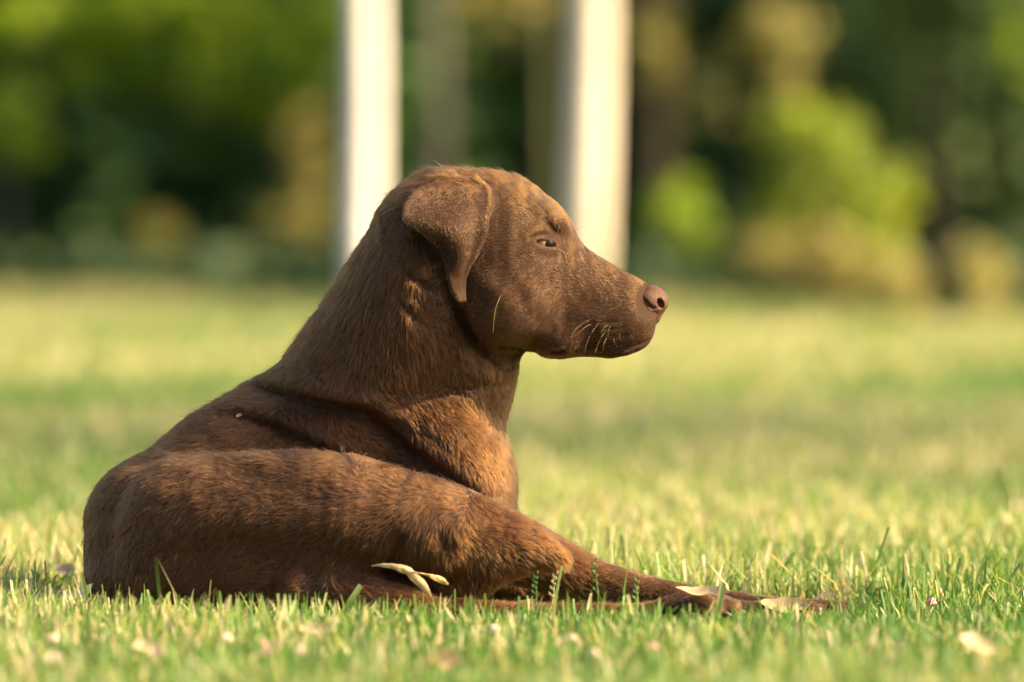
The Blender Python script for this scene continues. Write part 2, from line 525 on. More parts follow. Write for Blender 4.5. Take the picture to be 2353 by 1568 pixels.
# side outline of the head: top and bottom rows per column, and half widths
HEAD_Y = 0.065
TOP = np.array([[880, 500], [893, 470], [919, 440], [952, 415], [996, 397], [1040, 393], [1095, 394], [1150, 397], [1197, 408], [1234, 430],
                [1271, 460], [1296, 485], [1315, 511], [1326, 541], [1348, 570], [1388, 596], [1425, 618], [1461, 636], [1490, 652],
                [1500, 664], [1507, 684], [1511, 705]], float)
BOT = np.array([[880, 560], [919, 640], [952, 690], [996, 740], [1040, 770], [1095, 790], [1150, 800], [1200, 805], [1234, 810], [1249, 820], [1267, 825],
                [1296, 826], [1333, 818], [1370, 811], [1406, 812], [1443, 802], [1474, 786], [1490, 773], [1500, 760], [1506, 748],
                [1509, 735], [1511, 722]], float)
HW = np.array([[880, 70], [920, 105], [1000, 140], [1100, 150], [1180, 146], [1230, 132], [1265, 115], [1300, 98], [1350, 86], [1400, 81],
               [1450, 77], [1475, 71], [1490, 62], [1500, 48], [1507, 30], [1511, 14]], float)

def smooth_interp(x, tab):
    xs = np.linspace(tab[0, 0], tab[-1, 0], 400)
    ys = np.interp(xs, tab[:, 0], tab[:, 1])
    w = np.hanning(17); w /= w.sum()
    pad = np.concatenate([np.full(8, ys[0]), ys, np.full(8, ys[-1])])
    pad[:8] = 2 * ys[0] - ys[8:0:-1]; pad[-8:] = 2 * ys[-1] - ys[-2:-10:-1]
    ys = np.convolve(pad, w, 'valid')
    return np.interp(x, xs, ys)

def d_head(P):
    k = (D + HEAD_Y) / FPX
    u = P[:, 0] / k + UC
    v = VH + (H - P[:, 2]) / k
    w = (P[:, 1] - HEAD_Y) / k
    uc = np.clip(u, 882, 1510)
    top = smooth_interp(uc, TOP); bot = smooth_interp(uc, BOT); hw = smooth_interp(uc, HW)
    # widest a little below the middle; the bridge of the muzzle is narrower than the lips
    cz = (top + bot) * 0.5; hz = (bot - top) * 0.5
    e = (v - cz) / np.maximum(hz, 1)
    muz = 1 / (1 + np.exp(-(u - 1320) / 22.0))
    wid = hw * (1.04 - 0.20 * muz * np.clip((0.35 - e) / 1.35, 0, 1) ** 1.5)
    wid = wid * (1 - 0.58 / (1 + np.exp(-(u - 1476) / 6.0)) * np.clip((0.45 - e) / 0.7, 0, 1))
    p = 2.25 + 0.35 * muz
    q = (np.abs(e) ** p + np.abs(w / np.maximum(wid, 1)) ** p + 1e-9) ** (1 / p)
    d = (q - 1) * np.minimum(hz, wid)
    over = np.maximum(882 - u, u - 1510)
    d = np.where(over > 0, np.sqrt(np.maximum(d, 0) ** 2 + np.maximum(over, 0) ** 2) + np.minimum(d, 0) * 0, d)
    return (d * k).astype(F32)

# the ear flap, a sheet through these rows: (rear point, front point, stand-off from the skull, rear curl)
def ear_sheet(sign=-1.0, nrow=100, step=2.4):
    rear = np.array([[1000, 410], [962, 440], [942, 474], [938, 502], [962, 523], [988, 543], [1012, 568], [1027, 600], [1033, 640], [1041, 672], [1055, 688]], float)
    front = np.array([[1098, 414], [1124, 440], [1125, 473], [1120, 503], [1115, 532], [1106, 562], [1094, 588], [1078, 610], [1066, 640], [1066, 668], [1067, 686]], float)
    n = len(rear)
    s = np.linspace(0, n - 1, nrow)
    R = np.stack([np.interp(s, range(n), rear[:, i]) for i in (0, 1)], 1)
    Fr = np.stack([np.interp(s, range(n), front[:, i]) for i in (0, 1)], 1)
    s /= n - 1
    out = []
    for i, si in enumerate(s):
        m = max(3, int(np.hypot(*(Fr[i] - R[i])) / step))
        for t in np.linspace(0, 1, m):
            uv = R[i] * (1 - t) + Fr[i] * t
            # stand-off grows from the root; the rear edge rolls out, the front edge lies close
            q = min(1, si / 0.42)
            so = -20 + 80 * q * q * (3 - 2 * q) - 10 * max(0, si - .6)
            so += 22 * math.sin(math.pi * min(1, t * 1.1)) * math.sin(math.pi * min(1, si * 1.25))
            so += 17 * (1 - t) ** 2.2 * math.exp(-((si - .30) / .16) ** 2)
            so -= 13 * t ** 3 * math.exp(-((si - .4) / .35) ** 2)
            so += 16 * math.exp(-((si - 1.0) / .22) ** 2) * (1 - t)
            so -= 7 * math.exp(-((t - .82) / .08) ** 2) * math.sin(math.pi * min(1, si * 1.1))
            base = 118 + 20 * min(1, si * 2)          # half width of the skull there
            out.append((uv[0], uv[1], HEAD_Y + sign * (base + so) * PX, si, t))
    return np.array(out)

EAR_N = ear_sheet(-1.0)
EAR_F = ear_sheet(1.0, 60, 3.4)
def ear_pts(E):
    k = (D + E[:, 2]) / FPX
    kk = (D + HEAD_Y) / FPX
    return np.stack([(E[:, 0] - UC) * np.where(E[:, 2] < HEAD_Y, k, kk), E[:, 2], H - (E[:, 1] - VH) * np.where(E[:, 2] < HEAD_Y, k, kk)], 1).astype(F32)
EARS = [ear_pts(EAR_N), ear_pts(EAR_F)]

def d_ear(P, pts, rad):
    lo, hi = pts.min(0) - 0.02, pts.max(0) + 0.02
    m = np.all((P > lo) & (P < hi), axis=1)
    d = np.full(len(P), 0.05, F32)
    idx = np.nonzero(m)[0]
    Q = P[idx]
    best = np.full(len(Q), 1.0, F32)
    for p in pts:
        e = Q - p
        np.minimum(best, np.einsum('ij,ij->i', e, e), out=best)
    d[idx] = np.sqrt(best) - rad
    return d

EYE = at(1250, 560, HEAD_Y)
EYE_Y = HEAD_Y - 90 * PX
EYE_C = np.array([EYE[0], EYE_Y, EYE[2]])

def dog_field(P):
    P = P.astype(F32)
    # ---- trunk: rump near, chest further away
    d = chain(P, [(338, 1200, .045, 137), (330, 1330, .03, 139)], 60)
    d = smin(d, chain(P, [(372, 1215, .06, 148), (497, 1096, .10, 150), (640, 1008, .13, 152)], 60), 70 * PX)
    d = smin(d, chain(P, [(520, 1230, .10, 170), (780, 1120, .135, 205), (1000, 1120, .125, 165)], 60), 70 * PX)
    d = smin(d, chain(P, [(500, 1260, .17, 150), (800, 1180, .19, 190), (1000, 1150, .17, 150)], 60), 60 * PX)
    d = smin(d, chain(P, [(760, 1030, .125, 185), (956, 1020, .11, 162), (1030, 1105, .10, 144)], 60), 60 * PX)
    d = smin(d, chain(P, [(1030, 1105, .10, 144), (1066, 1200, .09, 120)], 60), 50 * PX)
    # ---- neck
    n = chain(P, [(818, 925, .118, 200), (900, 800, .10, 193), (990, 640, .078, 182), (1012, 560, .07, 163)], 50)
    n = smin(n, chain(P, [(1110, 740, .07, 100), (1062, 880, .09, 122), (1022, 1000, .10, 122)], 50), 60 * PX)
    d = smin(d, n, 45 * PX)
    # shoulder and near foreleg
    sh = chain(P, [(960, 960, .075, 95), (1055, 1075, .055, 108), (1075, 1190, .045, 92), (1090, 1262, .04, 72)], 50)
    d = smin(d, sh, 55 * PX)
    fl = chain(P, [(1075, 1245, .035, 78), (1200, 1272, .02, 72), (1290, 1309, .012, 60), (1364, 1334, .008, 48), (1450, 1353, .004, 37), (1540, 1367, .002, 30),
                   (1620, 1385, .0, 29), (1690, 1404, -.002, 25)], 30)
    for (du, dy, r, e) in ((0, -.017, 19, 1800), (10, -.006, 21, 1880), (12, .007, 21, 1890), (0, .019, 19, 1820)):
        fl = smin(fl, chain(P, [(1680 + du, 1404, dy * .6, 18), (1760 + du, 1403, dy, r), (e - 30, 1406, dy * 1.15, r + 2), (e, 1414, dy * 1.15, r - 2)], 14), 14 * PX)
    d = smin(d, fl, 22 * PX)
    # far foreleg, lying a little further forward
    ff = chain(P, [(1080, 1240, .15, 85), (1180, 1345, .13, 56), (1300, 1368, .115, 42), (1500, 1382, .10, 33), (1700, 1387, .085, 26)], 30)
    for (dy, r, e) in ((-.016, 15, 1930), (-.005, 16, 1985), (.007, 16, 1990), (.018, 15, 1940)):
        ff = smin(ff, chain(P, [(1690, 1386, .085 + dy * .6, 18), (1830, 1392, .08 + dy, r), (e, 1400, .08 + dy * 1.15, r)], 14), 14 * PX)
    d = smin(d, ff, 16 * PX)
    # ---- folds of loose skin
    g1 = [(560, 893), (640, 902), (725, 922), (838, 948), (906, 1000), (969, 1050), (1043, 1100), (1110, 1150)]
    d = crease(P, d, g1, .06, 22, 38, .13, lip=13)
    g2 = [(500, 962), (554, 962), (628, 977), (701, 1006), (770, 1045), (840, 1095)]
    d = crease(P, d, g2, .06, 17, 20, .13, lip=9)
    d = crease(P, d, [(700, 860), (830, 905), (960, 905), (1080, 890), (1180, 868)], .05, 18, 7, .10)
    d = crease(P, d, [(830, 960), (910, 965), (1000, 1010), (1075, 1070)], .05, 12, 9, .10)
    # ---- near hind leg: broad thigh, knee, shin folded back under it, long foot forward
    t = chain(P, [(420, 1200, .0, 150), (575, 1196, -.015, 157), (745, 1194, -.03, 154), (880, 1206, -.04, 134), (1010, 1226, -.05, 117),
                  (1120, 1250, -.055, 92), (1205, 1256, -.062, 58), (1272, 1282, -.066, 29)], 60)
    t = smin(t, chain(P, [(380, 1310, .0, 128), (600, 1320, -.02, 118), (760, 1310, -.03, 105)], 60), 60 * PX)
    c = chain(P, [(1196, 1258, -.058, 42), (1116, 1296, -.058, 54), (1066, 1340, -.056, 55), (960, 1370, -.05, 48)], 30)
    t = smin(t, c, 32 * PX)
    h = chain(P, [(700, 1350, -.06, 66), (820, 1368, -.075, 46), (930, 1384, -.083, 37), (1030, 1403, -.086, 29), (1160, 1412, -.088, 25), (1320, 1413, -.088, 23), (1480, 1412, -.088, 25),
                  (1570, 1398, -.086, 38)], 25)
    for (dy, r, e) in ((-.022, 24, 1636), (-.007, 27, 1674), (.009, 27, 1678), (.023, 24, 1640)):
        h = smin(h, chain(P, [(1540, 1409, -.086 + dy * .5, 22), (1608, 1394, -.086 + dy, r + 4), (e, 1404, -.086 + dy * 1.1, r)], 12), 12 * PX)
    t = smin(t, h, 16 * PX)
    d = smin(d, t, 20 * PX)
    # far hind leg and tail, on the other side of the body
    d = smin(d, chain(P, [(520, 1260, .23, 115), (760, 1310, .26, 85), (860, 1370, .26, 45)], 40), 30 * PX)
    d = smin(d, chain(P, [(700, 1385, .26, 34), (1000, 1392, .25, 26)], 30), 20 * PX)
    d = smin(d, chain(P, [(300, 1340, .12, 52), (240, 1385, .19, 34), (330, 1385, .27, 24), (480, 1385, .30, 14)], 20), 20 * PX)
    # ---- head on the neck
    hd = d_head(P)
    hd = smin(hd, d_ell(P, at(1150, 700, HEAD_Y - .040).astype(F32), np.array([85, 70, 78], F32) * PX), 50 * PX)      # cheek
    hd = smin(hd, d_ell(P, at(1225, 655, HEAD_Y - .034).astype(F32), np.array([46, 55, 70], F32) * PX, -.6), 34 * PX)  # cheekbone
    hd = smin(hd, d_ell(P, at(1262, 505, HEAD_Y - .031).astype(F32), np.array([44, 34, 28], F32) * PX, -.5), 26 * PX)  # brow
    hd = smin(hd, d_ell(P, at(1398, 742, HEAD_Y - .0100).astype(F32), np.array([95, 50, 58], F32) * PX, -.3), 60 * PX)  # upper lip
    hd = smin(hd, d_ell(P, at(1295, 775, HEAD_Y - .024).astype(F32), np.array([50, 38, 44], F32) * PX), 24 * PX)       # hanging lip
    d = smin(d, hd, 26 * PX)
    # ---- neck and leg creases
    d = crease(P, d, [(912, 585), (945, 625), (985, 655), (1020, 675)], .0, 11, 4, .06)
    d = crease(P, d, [(955, 520), (985, 555), (1012, 600), (1034, 660), (1040, 700)], .0, 27, 26, .06)
    d = crease(P, d, [(945, 540), (965, 620), (985, 690), (1005, 750)], .0, 42, 11, .06)
    d = crease(P, d, [(900, 640), (925, 690), (965, 740), (1010, 790)], .0, 9, 4, .06)
    d = crease(P, d, [(1025, 640), (1045, 700), (1068, 755), (1098, 810), (1150, 850)], .0, 18, 32, .06, lip=0)
    d = crease(P, d, [(1120, 660), (1105, 720), (1120, 780)], .0, 20, 5, .06)
    # thigh: hollow behind the knee, hamstring line
    d = crease(P, d, [(1000, 1214), (1020, 1234), (1022, 1256), (1006, 1276)], -.09, 17, 17, .0)
    d = crease(P, d, [(935, 1215), (912, 1260), (890, 1300), (866, 1322)], -.09, 24, 15, .0)
    d = crease(P, d, [(862, 1312), (920, 1322), (985, 1362), (1060, 1392)], -.09, 12, 14, .0)
    d = crease(P, d, [(690, 1300), (720, 1350), (700, 1400)], -.09, 30, 12, .0)
    d = crease(P, d, [(470, 1090), (600, 1085), (700, 1080)], -.06, 26, 5, .0)
    d = crease(P, d, [(450, 1135), (560, 1118), (660, 1122), (770, 1160)], -.09, 44, 11, .0)
    d = crease(P, d, [(400, 1290), (560, 1268), (740, 1262), (850, 1300)], -.09, 40, 9, .0)
    d = crease(P, d, [(1160, 1205), (1195, 1240), (1225, 1290)], -.09, 22, -4, .0)
    # ---- face
    d = crease(P, d, [(1498, 776), (1478, 788), (1450, 797), (1425, 803), (1400, 810), (1370, 816)], HEAD_Y - .03, 4.5, 8.0, HEAD_Y + .2, taper=True)
    d = crease(P, d, [(1265, 806), (1285, 809), (1310, 804)], HEAD_Y - .03, 5, 7, HEAD_Y, lip=4)
    d = crease(P, d, [(1252, 502), (1266, 522), (1282, 536), (1293, 537)], HEAD_Y - .04, 9, 3, HEAD_Y, lip=1)
    d = crease(P, d, [(1218, 548), (1240, 541), (1262, 538)], HEAD_Y - .04, 6, 4, HEAD_Y)
    d = crease(P, d, [(1228, 578), (1262, 590), (1290, 588)], HEAD_Y - .04, 8, 4, HEAD_Y)
    d = crease(P, d, [(1203, 600), (1212, 655), (1236, 694), (1272, 706), (1302, 686)], HEAD_Y - .04, 22, -3.5, HEAD_Y)
    d = crease(P, d, [(1222, 541), (1244, 529), (1268, 536)], HEAD_Y - .04, 11, -3.5, HEAD_Y)
    d = crease(P, d, [(1235, 640), (1262, 660), (1290, 640)], HEAD_Y - .04, 18, 2.5, HEAD_Y)
    d = crease(P, d, [(1380, 737), (1408, 741), (1432, 737)], HEAD_Y - .03, 4, 2.6, HEAD_Y)
    d = crease(P, d, [(1388, 752), (1415, 757), (1444, 752)], HEAD_Y - .03, 4, 2.6, HEAD_Y)
    d = crease(P, d, [(1402, 768), (1425, 772), (1450, 768)], HEAD_Y - .03, 4, 2.2, HEAD_Y)
    d = crease(P, d, [(1310, 640), (1330, 690), (1300, 720), (1262, 716)], HEAD_Y - .03, 16, 3.5, HEAD_Y)
    # eye opening
    so = d_ell(P, np.array([EYE_C[0] + 1 * PX, EYE_C[1] - 12 * PX, EYE_C[2]], F32), np.array([28, 40, 6.8], F32) * PX, -.24)
    d = smax(d, -so, 5 * PX)
    # ears
    for pts in EARS:
        e = d_ear(P, pts, 5.2 * PX)
        d = smin(d, e, 13 * PX)
    # living unevenness
    x, y, z = P[:, 0], P[:, 1], P[:, 2]
    nz = np.sin(x * 71 + 3 * np.sin(z * 40)) * np.sin(z * 63 + 2 * np.sin(y * 50 + x * 31)) + .5 * np.sin(x * 150 + y * 120) * np.sin(z * 141 - x * 60)
    body = 1 / (1 + np.exp(np.clip((x + 0.02) / .03, -30, 30)))
    d = d + nz * (0.7 + 1.1 * body).astype(F32) * PX
    return d.astype(F32)

NOSE_Y = HEAD_Y
def nose_field(P):
    P = P.astype(F32)
    c = at(1499, 690, HEAD_Y).astype(F32)
    d = d_ell(P, c, np.array([39, 44, 34], F32) * PX, -.55)
    for s in (-1, 1):                                    # wings
        d = smin(d, d_ell(P, at(1490, 696, HEAD_Y + s * .0155).astype(F32), np.array([26, 16, 24], F32) * PX, -.6), 8 * PX)
    d = smin(d, d_ell(P, at(1505, 722, HEAD_Y).astype(F32), np.array([15, 24, 24], F32) * PX), 12 * PX)
    for s in (-1, 1):
        o = d_ell(P, at(1518, 699, HEAD_Y + s * .0165).astype(F32), np.array([8, 20, 14], F32) * PX, .42)
        d = smax(d, -o, 4 * PX)
        w = [at(a, b, HEAD_Y + s * yy).astype(F32) for a, b, yy in ((1517, 710, .0190), (1502, 711, .0205), (1486, 698, .0215), (1472, 682, .0205))]
        for i in range(3):
            d = smax(d, -d_cap(P, w[i], w[i + 1], 4.2 * PX, 3.2 * PX), 4 * PX)
    d = smax(d, -d_cap(P, at(1543, 690, HEAD_Y).astype(F32), at(1519, 745, HEAD_Y).astype(F32), 3 * PX, 3 * PX), 4 * PX)
    x, y, z = P[:, 0], P[:, 1], P[:, 2]
    d = d + (np.sin(x * 2300) * np.sin(z * 2500 + y * 900) * np.sin(y * 2100)).astype(F32) * .5 * PX
    return d.astype(F32)

def axis_steps(lo, hi, fine_lo, fine_hi, coarse, fine):
    xs = [lo]
    while xs[-1] < hi:
        p = xs[-1]
        dd = max(fine_lo - p, p - fine_hi, 0)
        xs.append(p + min(coarse, fine + dd * .06))
    n = (len(xs) - 1) // 4 * 4 + 4
    while len(xs) < n + 1:
        xs.append(xs[-1] + coarse)
    return np.array(xs[:n + 1], F32)

def grow(field, xs, ys, zs):
    """surface of field = 0 on a stretched grid, evaluated only in a band round the surface"""
    cx, cy, cz = xs[::4], ys[::4], zs[::4]
    G = np.stack(np.meshgrid(cx, cy, cz, indexing='ij'), -1).reshape(-1, 3)
    C = np.concatenate([field(G[i:i + 400000]) for i in range(0, len(G), 400000)]).reshape(len(cx), len(cy), len(cz))
    mn = np.full((len(cx) - 1, len(cy) - 1, len(cz) - 1), 1e9, F32); mxx = -mn
    for a in (0, 1):
        for b in (0, 1):
            for c in (0, 1):
                s = C[a:len(cx) - 1 + a, b:len(cy) - 1 + b, c:len(cz) - 1 + c]
                mn = np.minimum(mn, s); mxx = np.maximum(mxx, s)
    diag = np.sqrt(np.diff(cx)[:, None, None] ** 2 + np.diff(cy)[None, :, None] ** 2 + np.diff(cz)[None, None, :] ** 2)
    act = (mn < diag * 1.0) & (mxx > -diag * 1.0)
    nx, ny, nz = len(xs), len(ys), len(zs)
    Dn = np.repeat(np.repeat(np.repeat(C[:-1, :-1, :-1], 4, 0), 4, 1), 4, 2)
    Dn = np.pad(Dn, ((0, 1), (0, 1), (0, 1)), mode='edge')
    A = np.repeat(np.repeat(np.repeat(act, 4, 0), 4, 1), 4, 2)
    Af = np.zeros((nx, ny, nz), bool)
    for a in (0, 1):
        for b in (0, 1):
            for c in (0, 1):
                Af[a:nx - 1 + a, b:ny - 1 + b, c:nz - 1 + c] |= A
    ii, jj, kk = np.nonzero(Af)
    Pf = np.stack([xs[ii], ys[jj], zs[kk]], 1)
    vals = np.concatenate([field(Pf[i:i + 500000]) for i in range(0, len(Pf), 500000)])
    Dn[ii, jj, kk] = vals
    # naive surface nets
    S = Dn < 0
    cnt = np.zeros((nx - 1, ny - 1, nz - 1), np.int8)
    for a in (0, 1):
        for b in (0, 1):
            for c in (0, 1):
                cnt += S[a:nx - 1 + a, b:ny - 1 + b, c:nz - 1 + c]
    ci, cj, ck = np.nonzero((cnt > 0) & (cnt < 8))
    ids = np.full(cnt.shape, -1, np.int32)
    ids[ci, cj, ck] = np.arange(len(ci))
    pos = np.zeros((len(ci), 3)); num = np.zeros(len(ci))
    cor = [(a, b, c) for a in (0, 1) for b in (0, 1) for c in (0, 1)]
    for p in cor:
        for q in cor:
            if p < q and sum(abs(p[i] - q[i]) for i in range(3)) == 1:
                d0 = Dn[ci + p[0], cj + p[1], ck + p[2]]; d1 = Dn[ci + q[0], cj + q[1], ck + q[2]]
                m = (d0 < 0) != (d1 < 0)
                t = np.where(m, d0 / np.where(m, d0 - d1, 1), 0)[:, None]
                p0 = np.stack([xs[ci + p[0]], ys[cj + p[1]], zs[ck + p[2]]], 1)
                p1 = np.stack([xs[ci + q[0]], ys[cj + q[1]], zs[ck + q[2]]], 1)
                pos += np.where(m[:, None], p0 + (p1 - p0) * t, 0)
                num += m
    pos /= num[:, None]
    quads = []
    for ax in range(3):
        sl0 = [slice(1, -1)] * 3; sl1 = [slice(1, -1)] * 3
        sl0[ax] = slice(0, -1); sl1[ax] = slice(1, None)
        a = S[tuple(sl0)]; b = S[tuple(sl1)]
        off = [1, 1, 1]; off[ax] = 0
        for flip, m in ((False, a & ~b), (True, ~a & b)):
            i, j, k = np.nonzero(m)
            i = i + off[0]; j = j + off[1]; k = k + off[2]
            o1, o2 = [x for x in range(3) if x != ax]
            def gid(s1, s2):
                idx = [i, j, k]
                idx[o1] = idx[o1] - s1; idx[o2] = idx[o2] - s2
                return ids[idx[0], idx[1], idx[2]]
            q = np.stack([gid(1, 1), gid(0, 1), gid(0, 0), gid(1, 0)], 1)
            if flip ^ (ax == 1):
                q = q[:, ::-1]
            quads.append(q)
    Q = np.vstack(quads)
    Q = Q[(Q >= 0).all(1)]
    # two light relaxations to take the grid out of the surface
    E = np.vstack([Q[:, [0, 1]], Q[:, [1, 2]], Q[:, [2, 3]], Q[:, [3, 0]]])
    for lam in (0.5, -0.35, 0.4, -0.3):
        acc = np.zeros_like(pos); n = np.zeros(len(pos))
        for a, b in ((0, 1), (1, 0)):
            for c in range(3):
                acc[:, c] += np.bincount(E[:, a], weights=pos[E[:, b], c], minlength=len(pos))
            n += np.bincount(E[:, a], minlength=len(pos))
        pos = pos + lam * (acc / np.maximum(n, 1)[:, None] - pos)
    return pos, Q

def normals_of(V, Q):
    n = np.cross(V[Q[:, 2]] - V[Q[:, 0]], V[Q[:, 3]] - V[Q[:, 1]])
    area = np.linalg.norm(n, axis=1) * .5
    N = np.zeros_like(V)
    for c in range(4):
        for a in range(3):
            N[:, a] += np.bincount(Q[:, c], weights=n[:, a], minlength=len(V))
    N /= np.linalg.norm(N, axis=1)[:, None] + 1e-12
    return N, area

# coat and skin materials
def skin_mat():
    m, nt, out = new_mat('dog_skin')
    a = nt.nodes.new("ShaderNodeAttribute"); a.attribute_name = "bare"
    n = noise(nt, 60, 3)
    r = ramp(nt, [(0.3, (0.022, 0.0088, 0.0027)), (0.7, (0.036, 0.0145, 0.0045))], n.outputs[0])
    mx = nt.nodes.new("ShaderNodeMix"); mx.data_type = 'RGBA'
    nt.links.new(a.outputs["Fac"], mx.inputs[0])
    nt.links.new(r.outputs[0], mx.inputs[6])
    mx.inputs[7].default_value = (0.05, 0.022, 0.016, 1)
    p = principled(nt, 0.75, 0.12)
    nt.links.new(mx.outputs[2], p.inputs["Base Color"])
    nt.links.new(p.outputs[0], out.inputs[0])
    return m

def fur_mat():
    m, nt, out = new_mat('dog_fur')
    hi = nt.nodes.new("ShaderNodeHairInfo")
    r = ramp(nt, [(0.0, (0.017, 0.0062, 0.0015)), (0.5, (0.053, 0.0175, 0.0032)), (0.88, (0.086, 0.0290, 0.0052)), (1.0, (0.115, 0.043, 0.009))], hi.outputs["Random"])
    h = nt.nodes.new("ShaderNodeBsdfHairPrincipled")
    h.model = 'CHIANG'
    h.parametrization = 'COLOR'
    nt.links.new(r.outputs[0], h.inputs["Color"])
    h.inputs["Roughness"].default_value = 0.50
    h.inputs["IOR"].default_value = 1.36
    h.inputs["Radial Roughness"].default_value = 0.55
    h.inputs["Random Roughness"].default_value = 0.2
    nt.links.new(h.outputs[0], out.inputs[0])
    return m

# which way the coat lies: place on the dog's side and direction there (both in picture axes)
FLOW = np.array([
    (1500, 700, -1, .1), (1440, 690, -1, .1), (1440, 760, -.9, .35), (1370, 610, -1, -.45), (1370, 740, -1, .35), (1300, 640, -1, -.1), (1300, 780, -.9, .4),
    (1290, 470, -.8, -.7), (1230, 440, -.9, -.45), (1150, 400, -1, -.1), (1060, 400, -1, .2), (1240, 520, -.8, -.5), (1180, 520, -1, -.05), (1180, 600, -1, .2),
    (1230, 620, -.7, .6), (1240, 690, -.5, .7), (1180, 690, -.9, .3), (1120, 640, -1, .1), (1120, 730, -.95, .3), (1180, 780, -.8, .6), (1080, 700, -.8, .5),
    (1050, 480, -.1, 1), (1000, 460, -.2, 1), (1060, 560, .1, 1), (970, 500, .2, 1), (1060, 640, .1, 1),
    (950, 420, -.8, .5), (910, 500, -.6, .8), (930, 600, -.3, .95), (870, 560, -.5, .85), (960, 660, .2, .95), (830, 640, -.45, .9), (900, 720, -.1, 1), (1000, 740, .5, .85),
    (780, 720, -.5, .85), (850, 820, -.15, 1), (960, 840, .3, .95), (1040, 820, .5, .85), (700, 800, -.6, .8), (1110, 850, .3, .95), (1160, 900, .1, 1), (1140, 1000, .0, 1),
    (640, 880, -.75, .6), (760, 900, -.2, .9), (900, 920, .75, .6), (1000, 960, .7, .7), (1060, 1030, .5, .85), (1130, 1100, .2, 1), (1100, 1160, .3, .9),
    (560, 930, -.8, .55), (680, 960, .5, .7), (800, 1000, .7, .6), (900, 1060, .7, .6), (500, 1000, -.75, .55), (600, 1010, -.6, .6),
    (400, 1010, -.7, .7), (330, 1100, -.6, .8), (250, 1160, -.4, .9), (220, 1280, -.1, 1), (450, 1080, -.8, .5), (600, 1060, -.95, .2), (750, 1060, -1, .15), (900, 1100, -.95, .1),
    (1050, 1150, -.6, .1), (400, 1200, -.6, .75), (550, 1200, -.8, .5), (700, 1200, -.9, .3), (850, 1180, -.9, .3), (980, 1180, -.3, .6), (300, 1320, -.2, .95),
    (450, 1330, -.6, .6), (560, 1350, -.85, -.1), (650, 1380, -.9, -.3), (700, 1300, -.8, .5), (800, 1280, -.5, .85), (880, 1250, -.3, .9), (940, 1260, -.1, 1),
    (1030, 1250, .4, .9), (1120, 1220, .9, .35), (1200, 1240, .9, .45), (1270, 1280, .85, .6), (1150, 1300, .5, .8), (1100, 1340, .1, 1), (1030, 1320, .1, 1),
    (800, 1360, .7, .4), (900, 1380, .9, .35), (1050, 1400, 1, .15), (1300, 1415, 1, .05), (1550, 1405, 1, .2), (1300, 1290, .9, .5), (1400, 1330, .95, .35), (1550, 1365, 1, .25),
    (1700, 1395, 1, .2), (1900, 1400, 1, .1)], float)

def lenfield(u, v):
    """hair length in metres"""
    pts = np.array([(1500, 720, 2.6), (1450, 700, 4.0), (1440, 780, 3.2), (1380, 740, 5.0), (1370, 610, 4.4), (1300, 600, 5.0), (1260, 560, 2.6), (1240, 690, 5.5), (1240, 480, 4.5), (1180, 600, 6),
                    (1150, 750, 7), (1100, 395, 10), (1200, 408, 7), (1000, 398, 12), (920, 450, 12), (1040, 500, 2.8), (1060, 620, 2.2), (1000, 470, 3), (1090, 540, 2.4), (1110, 470, 2.8), (1040, 560, 2.4), (960, 490, 2.8), (1045, 660, 2.6), (930, 600, 14), (850, 650, 15), (950, 800, 14), (800, 800, 14),
                    (1100, 850, 11), (1160, 950, 11), (1000, 950, 12), (700, 900, 12), (500, 1000, 10), (800, 1000, 10), (300, 1200, 9), (600, 1150, 9), (500, 1330, 12),
                    (800, 1200, 10), (950, 1250, 12), (1020, 1245, 17), (1100, 1200, 11), (1200, 1230, 10), (1290, 1300, 20), (1230, 1310, 15), (1120, 1330, 11), (850, 1360, 9), (1200, 1410, 8), (1600, 1400, 5),
                    (1350, 1310, 8), (1500, 1360, 6), (1700, 1395, 5), (1900, 1400, 4), (1130, 1120, 11)], float)
    w = 1 / (((u[:, None] - pts[:, 0]) ** 2 + (v[:, None] - pts[:, 1]) ** 2) / 900 + 1) ** 1.5
    return (w * pts[:, 2]).sum(1) / w.sum(1) * .001

def flowfield(u, v):
    w = 1 / (((u[:, None] - FLOW[:, 0]) ** 2 + (v[:, None] - FLOW[:, 1]) ** 2) / 900 + .6) ** 2
    nrm = np.hypot(FLOW[:, 2], FLOW[:, 3])
    du = (w * FLOW[:, 2] / nrm).sum(1); dv = (w * FLOW[:, 3] / nrm).sum(1)
    return du, dv

def vnoise(P, f, seed):
    r = np.random.default_rng(seed)
    out = np.zeros((len(P), 3))
    for i in range(5):
        k = r.normal(size=(3, 3)) * f * r.uniform(.6, 1.5)
        ph = r.uniform(0, 6.28, 3)
        out += np.sin(P @ k + ph)
    return out / 2.2

